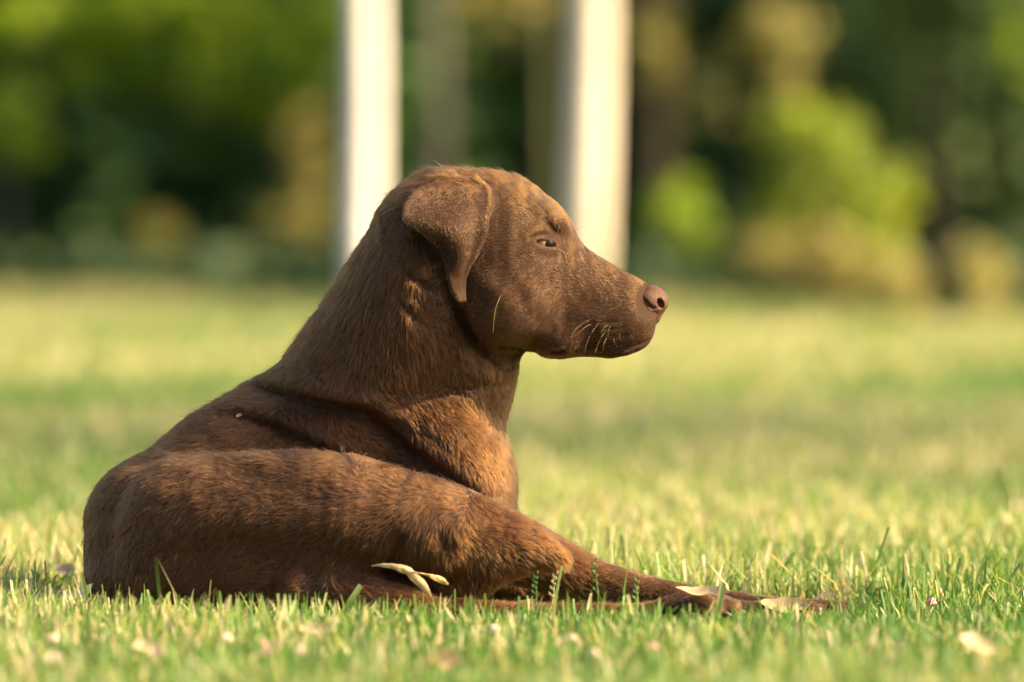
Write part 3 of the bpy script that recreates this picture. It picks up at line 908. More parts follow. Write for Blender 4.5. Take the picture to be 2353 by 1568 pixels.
def build_dog():
    rng = np.random.default_rng(11)
    root = empty("dog", (0.0, 0.06, 0.0), "chocolate brown short haired dog lying on the lawn, head raised in profile", "dog")
    off = np.array([0.0, 0.06, 0.0])
    lo, hi = at(120, 1500, 0), at(2060, 330, 0)
    fe0, fe1 = at(1180, 880, HEAD_Y), at(1545, 380, HEAD_Y)
    fe2 = at(925, 880, HEAD_Y)
    xs = axis_steps(lo[0], hi[0], fe2[0], fe1[0], 0.0026, 0.00145)
    zs = axis_steps(-0.012, hi[2] + .01, fe0[2] + .03, fe1[2], 0.0026, 0.0013)
    ys = axis_steps(-0.145, 0.345, HEAD_Y - .094, HEAD_Y - .028, 0.0034, 0.0014)
    V, Q = grow(dog_field, xs, ys, zs)
    N, _ = normals_of(V, Q)
    me = mesh_np("body", V - off, [Q])
    k = (D + V[:, 1]) / FPX
    u = V[:, 0] / k + UC; v = VH + (H - V[:, 2]) / k
    bare = np.exp(-(((u - 1253) / 26) ** 2 + ((v - 560) / 11) ** 2)) * (V[:, 1] < HEAD_Y)
    lip = np.array([(1498, 776), (1478, 788), (1450, 797), (1425, 803), (1400, 810), (1370, 816)], float)
    ld = np.full(len(u), 1e9)
    for i in range(len(lip) - 1):
        a, b = lip[i], lip[i + 1]
        t = np.clip(((u - a[0]) * (b[0] - a[0]) + (v - a[1]) * (b[1] - a[1])) / ((b - a) @ (b - a)), 0, 1)
        ld = np.minimum(ld, np.hypot(u - a[0] - t * (b[0] - a[0]), v - a[1] - t * (b[1] - a[1])))
    bare = np.maximum(bare, np.exp(-(ld / 4.5) ** 2))
    attr(me, "bare", np.clip(bare * 1.6, 0, 1))
    obj("body", me, skin_mat(), root)
    # nose leather
    nl, nh = at(1440, 770, HEAD_Y), at(1560, 640, HEAD_Y)
    xs = axis_steps(nl[0], nh[0], nl[0], nh[0], .0009, .0009)
    zs = axis_steps(nl[2], nh[2], nl[2], nh[2], .0009, .0009)
    ys = axis_steps(HEAD_Y - .032, HEAD_Y + .032, HEAD_Y - .04, HEAD_Y + .04, .0009, .0009)
    Vn, Qn = grow(nose_field, xs, ys, zs)
    obj("nose", mesh_np("nose", Vn - off, [Qn]), noise_mat('nose_leather', (0.064, 0.029, 0.0165), (0.098, 0.046, 0.027), 90, 0.48, 0.15, 0.3, 600), root)
    build_eye(root, off)
    build_claws(root, off)
    if FUR:
        build_fur(root, off, V, Q, N, rng)
    return root, V

def build_eye(root, off):
    for s in (1, -1):
        c = np.array([EYE_C[0], HEAD_Y + s * (EYE_C[1] - HEAD_Y), EYE_C[2]])
        r = 0.0108
        nu, nv = 32, 20
        V = [[0, 0, r * 1.04]]
        ang = []
        for i in range(1, nv):
            th = math.pi * i / nv
            bulge = 1.0 + 0.04 * max(0, math.cos(th)) ** 6
            for j in range(nu):
                ph = 2 * math.pi * j / nu
                V.append([r * bulge * math.sin(th) * math.cos(ph), r * bulge * math.sin(th) * math.sin(ph), r * bulge * math.cos(th)])
        V.append([0, 0, -r])
        T, Qs = [], []
        for j in range(nu):
            T.append([0, 1 + j, 1 + (j + 1) % nu])
            T.append([len(V) - 1, 1 + (nv - 2) * nu + (j + 1) % nu, 1 + (nv - 2) * nu + j])
        for i in range(nv - 2):
            for j in range(nu):
                Qs.append([1 + i * nu + j, 1 + (i + 1) * nu + j, 1 + (i + 1) * nu + (j + 1) % nu, 1 + i * nu + (j + 1) % nu])
        V = np.array(V, float)
        gaze = Vector((0.70, -0.71 * s, -0.08)).normalized()
        R = np.array(gaze.to_track_quat('Z', 'Y').to_matrix())
        me = mesh_np("eye", (V @ R.T) + c - off, [np.array(Qs), np.array(T)])
        ca = V[:, 2] / np.linalg.norm(V, axis=1)
        attr(me, "view_angle", np.arccos(np.clip(ca, -1, 1)) / math.pi)
        m = bpy.data.materials.get('dog_eye')
        if m is None:
            m, nt, out = new_mat('dog_eye')
            a = nt.nodes.new("ShaderNodeAttribute"); a.attribute_name = "view_angle"
            rr = ramp(nt, [(0.0, (0.006, 0.005, 0.004)), (0.20, (0.008, 0.006, 0.004)), (0.215, (0.10, 0.06, 0.02)), (0.25, (0.46, 0.31, 0.08)), (0.58, (0.62, 0.46, 0.16)), (0.68, (0.12, 0.08, 0.03))], a.outputs["Fac"])
            p = principled(nt, 0.12, 0.10)
            nt.links.new(rr.outputs[0], p.inputs["Base Color"])
            nt.links.new(p.outputs[0], out.inputs[0])
        obj("eye", me, m, root)

def build_claws(root, off):
    m = noise_mat('claw_horn', (.03, .02, .014), (.07, .045, .03), 300, .35, .5)
    tips = [(1677, 1407, -.086 - .0075), (1681, 1407, -.086 + .010), (1640, 1409, -.110), (1893, 1414, -.0065), (1896, 1414, .0085), (1808, 1417, -.019)]
    for u, v, y in tips:
        p = at(u + 12, v + 2, y)
        path = np.array([p, p + [.006, 0, .0008], p + [.011, 0, -.0018], p + [.0145, 0, -.0055]])
        V, Qc, Tc = tube(path - off, [.0030, .0027, .0018, .0005], 8)
        obj("claw", mesh_np("claw", V, [Qc, Tc]), m, root)

def build_fur(root, off, V, Q, N, rng, count=500000):
    # scatter roots over the skin, thinly where it faces away
    fc = V[Q].mean(1)
    fn = np.cross(V[Q[:, 2]] - V[Q[:, 0]], V[Q[:, 3]] - V[Q[:, 1]])
    ar = np.linalg.norm(fn, axis=1); fn = fn / (ar[:, None] + 1e-12)
    k = (D + fc[:, 1]) / FPX
    u = fc[:, 0] / k + UC; v = VH + (H - fc[:, 2]) / k
    w = ar.copy()
    w *= np.where(fn[:, 1] > 0.35, .16, 1.0)
    w *= np.where(fc[:, 2] < 0.012, .25, 1.0)
    face = (u > 1130) & (v < 860)
    w *= np.where(face, 3.4, 1.0)
    w *= np.where((u > 900) & (u <= 1130) & (v < 720), 1.5, 1.0)
    q = ((u - 1252) / 28) ** 2 + ((v - 560) / 11) ** 2
    w *= np.where(q < 1.0, 0.0, 1.0)
    nose = ((u - 1506) / 40) ** 2 + ((v - 694) / 44) ** 2 < 1
    w *= np.where(nose, 0.0, 1.0)
    w /= w.sum()
    fi = rng.choice(len(Q), count, p=w)
    b = rng.uniform(0, 1, (count, 2))
    q4 = Q[fi]
    bl = lambda A: ((1 - b[:, :1]) * (1 - b[:, 1:])) * A[q4[:, 0]] + (b[:, :1] * (1 - b[:, 1:])) * A[q4[:, 1]] + (b[:, :1] * b[:, 1:]) * A[q4[:, 2]] + ((1 - b[:, :1]) * b[:, 1:]) * A[q4[:, 3]]
    P = bl(V); n = bl(N); n /= np.linalg.norm(n, axis=1)[:, None] + 1e-9
    k = (D + P[:, 1]) / FPX
    u = P[:, 0] / k + UC; v = VH + (H - P[:, 2]) / k
    L = np.empty(count); du = np.empty(count); dv = np.empty(count)
    for i in range(0, count, 60000):
        s = slice(i, i + 60000)
        L[s] = lenfield(u[s], v[s]); du[s], dv[s] = flowfield(u[s], v[s])
    t = np.stack([du, np.full(count, .05), -dv], 1)
    # combed unevenly: broad waves, then locks of a few millimetres
    t /= np.linalg.norm(t, axis=1)[:, None] + 1e-9
    t += vnoise(P, 55, 1) * .13 + vnoise(P, 330, 2) * (.05 + 8 * L[:, None]) + rng.normal(size=(count, 3)) * .12
    t -= (t * n).sum(1)[:, None] * n
    t /= np.linalg.norm(t, axis=1)[:, None] + 1e-9
    lift = np.clip(.27 + .045 * vnoise(P, 260, 3)[:, 0] + rng.normal(size=count) * .09, .10, .75)
    lift -= .15 * ((u > 1150) & (v > 420) & (v < 860))
    lift -= .08 * ((u > 925) & (u < 1135) & (v > 425) & (v < 695) & (P[:, 1] < HEAD_Y - 120 * PX))
    lift = np.clip(lift, .06, .8)
    # crown of the head and the tuft behind the knee stand up more
    lift += .62 * np.exp(-(((u - 1060) / 170) ** 2 + ((v - 388) / 26) ** 2))
    tuft = np.exp(-(((u - 1018) / 34) ** 2 + ((v - 1248) / 36) ** 2))
    lift += .35 * tuft
    L *= rng.uniform(.55, 1.0, count) * np.where((u > 930) & (v > 430) & (v < 860), 1.35, 1.0)
    stray = (rng.uniform(0, 1, count) < .028) & ~((u > 930) & (v > 425) & (v < 860))               # loose guard hairs that break the outline
    lift = np.where(stray, lift + rng.uniform(.15, .6, count), lift)
    L = np.where(stray, L * rng.uniform(1.1, 1.6, count) + .001, L)
    earin = np.exp(-(((u - 1050) / 25) ** 2 + ((v - 655) / 40) ** 2)) * (P[:, 1] < 0.0)
    L *= 1 - .5 * earin
    m = 4
    tt = np.linspace(0, 1, m)
    curl = rng.normal(size=(count, 3)) * .25 * tuft[:, None]
    pts = np.empty((count, m, 3), np.float32)
    for i, a in enumerate(tt):
        la = lift * (1 - .45 * a)
        pts[:, i] = P - n * .0004 + (t * (a * np.cos(la))[:, None] + n * (a * np.sin(la) * .9)[:, None] + curl * a * a) * L[:, None]
    rad0 = np.where((u > 1130) & (v < 860), .00016, .00027) * rng.uniform(.75, 1.25, count) * np.where(stray, .65, 1)
    rad = (rad0[:, None] * np.array([1.0, .95, .7, .12])[None, :]).astype(np.float32)
    hc = bpy.data.hair_curves.new("fur")
    hc.add_curves([m] * count)
    hc.points.foreach_set("position", np.ascontiguousarray((pts - off.astype(np.float32)).reshape(-1)))
    hc.points.foreach_set("radius", np.ascontiguousarray(rad.reshape(-1)))
    hc.materials.append(fur_mat())
    o = bpy.data.objects.new("fur", hc)
    link(o, root)
    tag(o, kind='stuff')

FUR = True
DOG, DOGV = build_dog()
# ------------------------------------------------------------------ the lawn's grass
def patchy(x, y, s, seed):
    r = np.random.default_rng(seed)
    o = np.zeros(len(x))
    for i in range(6):
        a = r.uniform(0, 6.28); f = s * r.uniform(.6, 1.8)
        o += np.sin((x * math.cos(a) + y * math.sin(a)) * f + r.uniform(0, 6.28))
    return o / 6 ** .5

OCC_N = 400
def footprint():
    m = DOGV[:, 2] < 0.055
    g = np.zeros((OCC_N, OCC_N), bool)
    i = ((DOGV[m, 0] + 1) / 2 * OCC_N).astype(int); j = ((DOGV[m, 1] + 1) / 2 * OCC_N).astype(int)
    g[np.clip(i, 0, OCC_N - 1), np.clip(j, 0, OCC_N - 1)] = True
    return g
OCC = footprint()
def cover(u0, u1, y0, y1):
    a, c = [int(((u - UC) * PX + 1) / 2 * OCC_N) for u in (u0, u1)]
    OCC[a:c, int((y0 + 1) / 2 * OCC_N):int((y1 + 1) / 2 * OCC_N)] = True
cover(1000, 1500, -.075, .14)                          # the hollow between thigh, forearms and hind foot
TRAMPLED = OCC.copy()
for _i in range(-9, 10):
    for _j in range(-9, 10):
        if _i * _i + _j * _j <= 81:
            TRAMPLED |= np.roll(np.roll(OCC, _i, 0), _j, 1)

PAWFRONT = np.zeros_like(OCC)
for _k in range(1, 22):                                # pressed flat before the hind paw
    _s = np.roll(OCC, -_k, 1).copy(); _s[:int((1 + .12) / 2 * OCC_N)] = False; _s[int((1 + .37) / 2 * OCC_N):] = False
    TRAMPLED |= _s
    PAWFRONT |= _s

def blades(rng, n, y0, y1, hw, hmean, wmean, levels, dry, xr=None, power=1.0):
    y = y0 + (y1 - y0) * rng.uniform(0, 1, n) ** power
    half = (D + y) * .095 + hw
    x = rng.uniform(-1, 1, n) * half
    if xr is not None:
        x = rng.uniform(xr[0], xr[1], n)
    near = (np.abs(x) < .999) & (np.abs(y) < .999)
    i = np.clip(((x + 1) / 2 * OCC_N).astype(int), 0, OCC_N - 1); j = np.clip(((y + 1) / 2 * OCC_N).astype(int), 0, OCC_N - 1)
    keep = ~(near & OCC[i, j])
    dens = patchy(x, y, 3.0, 3)
    keep &= rng.uniform(0, 1, n) < .80 + .2 * dens
    x, y = x[keep], y[keep]; n = len(x)
    near = (np.abs(x) < .999) & (np.abs(y) < .999)
    i = np.clip(((x + 1) / 2 * OCC_N).astype(int), 0, OCC_N - 1); j = np.clip(((y + 1) / 2 * OCC_N).astype(int), 0, OCC_N - 1)
    flat = near & TRAMPLED[i, j]
    low = near & PAWFRONT[i, j]
    pat = patchy(x, y, 1.6, 5); fine = patchy(x, y, 9, 6)
    h = hmean * np.clip(rng.lognormal(0, .40, n), .4, 2.1) * (1 + .16 * pat + .13 * fine)
    h = np.where(flat, h * .5, h) * np.where(low, .62, 1.0)
    w = wmean * rng.uniform(.6, 1.35, n)
    az = rng.uniform(0, 2 * math.pi, n)
    lean = h * np.abs(rng.normal(.25, .36, n))
    lean = np.where(flat, lean * .5 + h * rng.uniform(0, .9, n), lean)
    face = az + math.pi / 2 + rng.normal(0, .7, n)
    dx, dy = np.cos(az), np.sin(az)
    sx, sy = np.cos(face) * w / 2, np.sin(face) * w / 2
    tips = rng.uniform(.25, .6, n)
    cut = rng.uniform(0, 1, n) < .35                       # mown ends are blunt
    V = []
    if levels == 3:
        ts = [(0, .85), (.5, 1.0), (1.0, None)]
    elif levels == 2:
        ts = [(0, 1.0), (1.0, None)]
    else:
        ts = [(0, 1.0)]
    z0 = -.002
    for t, ws in ts:
        ww = np.where(cut, .75, .12) if ws is None else np.full(n, ws)
        c = np.stack([x + dx * lean * t ** 1.7, y + dy * lean * t ** 1.7, z0 + h * t * (1 - .18 * t * np.clip(lean / h, 0, 1.5))], 1)
        s = np.stack([sx * ww, sy * ww, np.zeros(n)], 1)
        V += [c - s, c + s]
    if levels == 1:
        V.append(np.stack([x + dx * lean, y + dy * lean, h], 1))
    V = np.stack(V, 1)
    m = V.shape[1]
    b = np.arange(n)[:, None] * m
    Q = [b + np.array([[2 * i, 2 * i + 1, 2 * i + 3, 2 * i + 2]]) for i in range(len(ts) - 1)]
    T = [b + np.array([[0, 1, 2]])] if levels == 1 else []
    sh = np.clip(np.where(y < 1.5, .25, .31) + .20 * pat + .07 * fine + rng.normal(0, .17, n), 0, .66)
    isdry = rng.uniform(0, 1, n) < dry * (1 + .7 * pat)
    sh = np.where(isdry, rng.uniform(.72, 1, n), sh)
    return V.reshape(-1, 3), Q, T, np.repeat(sh, m)

def build_grass():
    rng = np.random.default_rng(3)
    zones = [(40000, -1.35, -.35, .25, .022, .0028, 3, .30, None, 1.0), (45000, -.35, .12, .25, .0185, .0026, 3, .15, None, 1.0), (60000, .12, .9, .25, .026, .0028, 3, .18, None, 1.0), (75000, .9, 3.2, .35, .024, .0036, 3, .27, None, 1.0),
             (80000, 3.2, 9, .6, .030, .007, 2, .34, None, 1.0), (80000, 9, 22, 1.5, .04, .016, 2, .44, None, 1.1), (60000, 22, 40, 4, .05, .04, 1, .40, None, 1.0),
             (1500, -1.2, 1.2, .25, .038, .0024, 3, .15, None, 1.0)]
    Vs, Qs, Ts, S, off = [], [], [], [], 0
    for z in zones:
        V, Q, T, sh = blades(rng, *z[:8], xr=z[8], power=z[9])
        Vs.append(V); S.append(sh)
        Qs += [q + off for q in Q]; Ts += [t + off for t in T]
        off += len(V)
    me = mesh_np("grass", np.vstack(Vs), [np.vstack(Qs), np.vstack(Ts)], True)
    attr(me, "shade", np.concatenate(S))
    tag(obj("grass", me, M['grass']), "short green lawn grass with straw coloured blades", "grass", kind='stuff')
build_grass()

def build_petals():
    rng = np.random.default_rng(31)
    n = 11000
    y = np.where(rng.uniform(0, 1, n) < .55, rng.uniform(-1.2, 3, n), rng.uniform(3, 12, n))
    x = rng.uniform(-1, 1, n) * ((D + y) * .095 + .25)
    i = np.clip(((x + 1) / 2 * OCC_N).astype(int), 0, OCC_N - 1); j = np.clip(((y + 1) / 2 * OCC_N).astype(int), 0, OCC_N - 1)
    keep = ~((np.abs(x) < .999) & (np.abs(y) < .999) & TRAMPLED[i, j]) & (rng.uniform(0, 1, n) < .6 + .5 * patchy(x, y, 2.2, 9))
    x, y = x[keep], y[keep]
    z = rng.uniform(.004, .017, len(x)) * (1 + .4 * (y > 3))
    size = (.0056 * np.clip(rng.lognormal(0, .45, len(x)), .5, 3.2) * (1 + .12 * np.clip(y, 0, 10)))[:, None]
    V, T, sh = leaves(np.stack([x, y, z], 1), size, rng, aspect=.7, up=.8)
    me = mesh_np("fallen_petals", V, [T], False)
    attr(me, "shade", sh)
    m = leaf_mat('petal', [(0.0, (.36, .22, .14)), (0.4, (.46, .34, .20)), (0.7, (.50, .30, .25)), (1.0, (.56, .44, .36))], .35, .6, (1.1, 1.0, .8))
    tag(obj("fallen_petals", me, m), "tiny pinkish and straw coloured petals strewn through the lawn", "petals", kind='stuff')
build_petals()

# ------------------------------------------------------------------ whiskers and lashes
def hair_part(name, strands, radius, col, root, off):
    m = noise_mat(name + '_hair', tuple(c * .85 for c in col), col, 30, .35, .5)
    parts = []
    for s in strands:
        p = catmull(np.array(s, float), 4) - off
        parts.append(tube(p, radius * np.linspace(1, .25, len(p)), 5))
    V, F = join(parts)
    o = obj(name, mesh_np(name, V, F), m, root)
    return tag(o, kind='stuff')

def build_whiskers():
    off = np.array([0, .06, 0])
    def W(pts, y0, y1):
        n = len(pts)
        return [at(u, v, y0 + (y1 - y0) * i / (n - 1)) for i, (u, v) in enumerate(pts)]
    yl = HEAD_Y - 84 * PX
    st = [W([(1376, 727), (1345, 740), (1322, 758), (1311, 783)], yl, yl - .022), W([(1388, 734), (1366, 755), (1348, 790), (1343, 818)], yl, yl - .022),
          W([(1396, 756), (1382, 775), (1371, 800), (1368, 812)], yl, yl - .018), W([(1421, 737), (1407, 745), (1399, 758), (1398, 775)], yl + .004, yl - .014),
          W([(1410, 775), (1412, 788), (1418, 797)], yl, yl - .01), W([(1417, 708), (1408, 709), (1400, 713)], yl, yl - .006), W([(1404, 742), (1390, 752), (1380, 768)], yl, yl - .016), W([(1430, 752), (1424, 765), (1424, 782)], yl + .004, yl - .008), W([(1368, 742), (1345, 752), (1325, 770)], yl, yl - .018), W([(1436, 735), (1430, 742), (1426, 752)], yl + .004, yl - .006), W([(1396, 772), (1388, 790), (1386, 805)], yl, yl - .012),
          W([(1355, 822), (1350, 835), (1346, 848)], yl + .02, yl + .01), W([(1300, 828), (1297, 840), (1292, 852)], yl + .02, yl + .01),
          W([(1250, 822), (1245, 842), (1246, 860)], yl + .01, yl), W([(1385, 815), (1380, 830), (1378, 838)], yl + .02, yl + .01)]
    hair_part("whisker", st, .00010, (.46, .31, .13), DOG, off)
    y1 = HEAD_Y - 100 * PX
    st = [W([(1318, 520), (1340, 490), (1365, 470)], HEAD_Y - .02, HEAD_Y - .02), W([(1320, 530), (1345, 520), (1368, 530)], HEAD_Y - .02, HEAD_Y - .02)]
    hair_part("brow_hair", st, .00014, (.30, .20, .10), DOG, off)
build_whiskers()

# ------------------------------------------------------------------ fallen leaves, petals, stalks
def leaf_mesh(name, L, W, curl, twist, fold, rng, stem=.18, ragged=.05):
    nl, nw = 12, 5
    V = []
    for i in range(nl):
        t = i / (nl - 1)
        w = W * .5 * (math.sin(math.pi * min(1, t * 1.02) ** .8) ** .75 if 0 < t < 1 else .03)
        ang = curl * (t - .35)
        cx = L * (math.sin(ang) / curl if abs(curl) > 1e-3 else t - .35)
        cz = L * ((1 - math.cos(ang)) / curl if abs(curl) > 1e-3 else 0)
        for j in range(nw):
            s = (j / (nw - 1) - .5) * 2
            tw = twist * (t - .5)
            yy = s * w * (1 + rng.normal() * ragged)
            zz = fold * abs(s) ** 1.3 * w + rng.normal() * ragged * W * .12
            V.append([cx, yy * math.cos(tw) - zz * math.sin(tw), cz + yy * math.sin(tw) + zz * math.cos(tw)])
    Q = [[i * nw + j, i * nw + j + 1, (i + 1) * nw + j + 1, (i + 1) * nw + j] for i in range(nl - 1) for j in range(nw - 1)]
    V = np.array(V)
    return V, np.array(Q)

LEAFM = {}
def dry_mat(col):
    key = tuple(round(c, 3) for c in col)
    if key not in LEAFM:
        m, nt, out = new_mat('fallen_leaf')
        n = noise(nt, 90, 4)
        r = ramp(nt, [(0.3, tuple(c * .62 for c in col)), (0.6, col), (0.85, tuple(min(.95, c * 1.12) for c in col))], n.outputs[0])
        p = principled(nt, .55, .3)
        nt.links.new(r.outputs[0], p.inputs["Base Color"])
        t = nt.nodes.new("ShaderNodeBsdfTranslucent"); nt.links.new(r.outputs[0], t.inputs[0])
        mx = nt.nodes.new("ShaderNodeMixShader"); mx.inputs[0].default_value = .3
        nt.links.new(p.outputs[0], mx.inputs[1]); nt.links.new(t.outputs[0], mx.inputs[2]); nt.links.new(mx.outputs[0], out.inputs[0])
        LEAFM[key] = m
    return LEAFM[key]

PALE, STRAW, TAN, BROWN, PINKISH = (.46, .38, .22), (.42, .32, .16), (.34, .22, .11), (.20, .11, .05), (.44, .30, .23)
def fallen_leaf(label, u, v, L, W, rot, col, y=None, tilt=(0, 0), curl=.6, twist=.4, fold=.35, lift=.012, group=None, seed=0, name="fallen_leaf", cat="leaf"):
    rng = np.random.default_rng(100 + seed)
    if y is None:
        y = ground_y(v) * 1.0
        y = (H - lift) * FPX / (v - VH) - D
    p = at(u, v, y)
    V, Q = leaf_mesh(name, L * .8, W * .72, curl * 1.5, twist * 1.6 + .3, fold * 1.3, rng, ragged=.13)
    o = obj(name, mesh_np(name, V, [Q]), dry_mat(col), loc=p)
    o.rotation_euler = (tilt[0], tilt[1], rot)
    return tag(o, label, cat, group)

def path_leaf(label, pts, widths, ys, col, group):
    rng = np.random.default_rng(5)
    p = catmull([[*at(u, v, y), w * PX] for (u, v), w, y in zip(pts, widths, ys)], 4)
    c = p[:, :3]; t = np.gradient(c, axis=0); t /= np.linalg.norm(t, axis=1)[:, None]
    s = np.cross(t, np.array([0, -1.0, 0.25])); s /= np.linalg.norm(s, axis=1)[:, None]
    nrm = np.cross(s, t)
    rows = []
    for k in (-1, -.5, 0, .5, 1):
        rows.append(c + s * (p[:, 3:] * .5 * k) - nrm * (p[:, 3:] * .22 * abs(k)) + rng.normal(size=c.shape) * .0003)
    V = np.stack(rows, 1).reshape(-1, 3)
    n = len(c)
    Q = np.array([[i * 5 + j, i * 5 + j + 1, (i + 1) * 5 + j + 1, (i + 1) * 5 + j] for i in range(n - 1) for j in range(4)])
    o = obj("fallen_leaf", mesh_np("fallen_leaf", V - c[0], [Q]), dry_mat(col), loc=c[0])
    return tag(o, label, "leaf", group)

def build_litter():
    R = math.radians
    fg = "fallen leaves on the lawn"
    path_leaf("long pale curled dry leaf draped over the dog's hind leg", [(853, 1301), (880, 1299), (910, 1303), (935, 1311), (956, 1329), (976, 1351), (991, 1374)], [2, 9, 15, 19, 21, 18, 5], [-.128, -.133, -.135, -.134, -.131, -.128, -.122], (.36, .27, .125), fg)
    path_leaf("small crinkled yellowish leaf hanging beside the long pale leaf on the hind leg", [(944, 1314), (972, 1319), (1000, 1327), (1018, 1335), (1030, 1344)], [2, 4, 12, 15, 5], [-.134, -.128, -.122, -.118, -.116], (.36, .25, .09), fg)
    fallen_leaf("pale curved leaf lying across the dog's hind paw", 1592, 1364, .062, .022, R(-5), (.46, .36, .21), -.122, (R(25), R(8)), .9, .2, .3, group=fg, seed=3)
    fallen_leaf("pale tan leaf lying across the dog's front toes", 1785, 1394, .066, .028, R(-6), (.44, .32, .17), -.05, (R(40), R(8)), .5, .3, .25, group=fg, seed=4)
    fallen_leaf("small pale upright leaf behind the front toes", 1888, 1382, .034, .018, R(20), PINKISH, .14, (R(50), R(-25)), .5, .4, .4, group=fg, seed=5)
    fallen_leaf("tan leaf lying under the dog's hind shin", 1187, 1394, .042, .016, R(0), STRAW, -.07, (R(35), R(-4)), .7, .2, .3, group=fg, seed=6)
    fallen_leaf("pale crumpled leaf at the right edge of the lawn", 2322, 1282, .05, .03, R(10), PALE, None, (R(30), R(-8)), .8, 1.0, .6, group=fg, seed=7)
    fallen_leaf("pale cream leaf right of the dog's forearm, left one of two", 1728, 1244, .034, .024, R(0), PALE, None, (R(45), 0), .6, .5, .5, group=fg, seed=8)
    fallen_leaf("tan cupped leaf right of the cream leaf beyond the forearm", 1786, 1250, .034, .022, R(20), STRAW, None, (R(45), 0), 1.0, .5, .6, group=fg, seed=9)
    fallen_leaf("brownish arched leaf in the grass beyond the front paw", 2003, 1240, .046, .022, R(-10), TAN, None, (R(45), R(10)), 1.2, .3, .4, group=fg, seed=10)
    fallen_leaf("broad pale leaf at the left edge of the lawn", 25, 1378, .052, .026, R(0), PALE, .03, (R(50), 0), .4, .2, .3, group=fg, seed=11)
    fallen_leaf("pale leaf lying flat between the left edge and the rump", 105, 1372, .036, .018, R(10), PALE, .06, (R(40), 0), .5, .2, .3, group=fg, seed=12)
    fallen_leaf("pale green leaf standing against the dog's rump", 176, 1376, .042, .017, R(30), (.46, .50, .30), -.03, (R(70), R(-40)), .5, .3, .3, group=fg, seed=13)
    fallen_leaf("brown tan leaf tucked under the dog's thigh", 372, 1404, .036, .016, R(0), TAN, -.115, (R(40), R(10)), .6, .3, .4, group=fg, seed=14)
    fallen_leaf("greyish pink strap leaf slanting in the blurred front grass", 612, 1496, .036, .008, R(15), PINKISH, None, (R(60), R(-30)), .4, .3, .3, lift=.028, group=fg, seed=15)
    fallen_leaf("large blurred pale leaf low in the front grass, below the hind thigh", 715, 1448, .046, .018, R(0), PALE, None, (R(50), 0), .5, .3, .3, lift=.02, group=fg, seed=16)
    fallen_leaf("blurred orange tan leaf at the front edge of the lawn", 1012, 1520, .032, .024, R(0), (.58, .36, .20), None, (R(60), 0), .6, .3, .4, lift=.025, group=fg, seed=17)
    fallen_leaf("bright cream leaf low in the front grass near the left", 322, 1490, .030, .018, R(30), PALE, None, (R(60), 0), .6, .5, .4, lift=.022, group=fg, seed=18)
    fallen_leaf("bright peach leaf beside the cream leaf in the left front grass", 358, 1497, .022, .014, R(-30), (.70, .48, .32), None, (R(60), R(20)), .6, .5, .4, lift=.024, group=fg, seed=19)
    fallen_leaf("blurred pale leaf in the right front grass, below the toes", 2232, 1482, .046, .022, R(20), (.60, .46, .28), None, (R(55), R(20)), .6, .5, .4, lift=.03, group=fg, seed=20)
    fallen_leaf("peach coloured leaf in the front grass left of centre", 600, 1478, .022, .014, R(70), (.72, .50, .34), None, (R(60), R(40)), .6, .5, .4, lift=.028, group=fg, seed=21)
    fallen_leaf("pale tan leaf behind the rump in the left grass", 140, 1312, .03, .02, R(10), (.62, .46, .30), .25, (R(60), 0), .6, .5, .4, group=fg, seed=22)
    # seed husk caught on the back
    fallen_leaf("tiny pale seed husk caught in the fur of the dog's back", 548, 957, .009, .005, R(30), PALE, .052, (R(60), R(-40)), 1.4, .9, .8, seed=23, name="seed_husk", cat="seed husk")
    # straws
    def straw(label, pts, ys, rad, col, name="straw", cat="straw"):
        p = catmull(np.array([at(a, b, c) for (a, b), c in zip(pts, ys)]), 5)
        o0 = p[0].copy()
        V, Qa, Ta = tube(p - o0, rad * np.linspace(1, .5, len(p)), 6)
        o = obj(name, mesh_np(name, V, [Qa, Ta]), dry_mat(col), loc=o0)
        return tag(o, label, cat)
    ych = HEAD_Y - 158 * PX
    straw("thin pale straw stuck upright in the fur of the dog's cheek", [(1156, 672), (1145, 692), (1137, 720), (1133, 766)], [ych - .003, ych - .006, ych - .006, ych - .002], .00021, (.66, .52, .24))
    yey = HEAD_Y - 108 * PX
    straw("short kinked straw hanging below the corner of the dog's eye", [(1280, 572), (1297, 581), (1301, 597), (1307, 610)], [yey, yey - .004, yey - .002, yey + .002], .0002, (.66, .52, .24))
    # blades that stand out in front of the dog
    def big_blade(label, u, v, x1, y1, y, w, col, cut=True):
        p0 = at(u, v, y); p1 = at(x1, y1, y - .006)
        d = p1 - p0; s = np.array([d[2], 0, -d[0]]); s /= np.linalg.norm(s)
        V = []
        n = 7
        for i in range(n):
            t = i / (n - 1)
            c = p0 + d * t + np.array([0, -.004 * math.sin(t * 3.1), 0])
            ww = w * .5 * (.8 + .2 * math.sin(t * 3)) * (1 if t < .95 or cut else .3)
            V += [c - s * ww, c + np.array([0, .0012, 0]), c + s * ww]
        Qb = [[3 * i + j, 3 * i + j + 1, 3 * i + j + 4, 3 * i + j + 3] for i in range(n - 1) for j in (0, 1)]
        V = np.array(V)
        me = mesh_np("grass_shoot", V - p0, [np.array(Qb)])
        attr(me, "shade", np.full(len(V), col))
        o = obj("grass_shoot", me, M['grass'], loc=p0)
        return tag(o, label, "grass shoot", "single blades standing before the dog")
    big_blade("thick bright green cut blade leaning right before the thigh, taller of two", 765, 1445, 829, 1346, -.16, .0062, .5)
    big_blade("thick bright green cut blade leaning right before the hock, shorter of two", 826, 1462, 866, 1388, -.17, .0062, .52)
    big_blade("tall thin yellow green blade at the left side of the rump", 206, 1400, 186, 1316, -.10, .0036, .5, False)
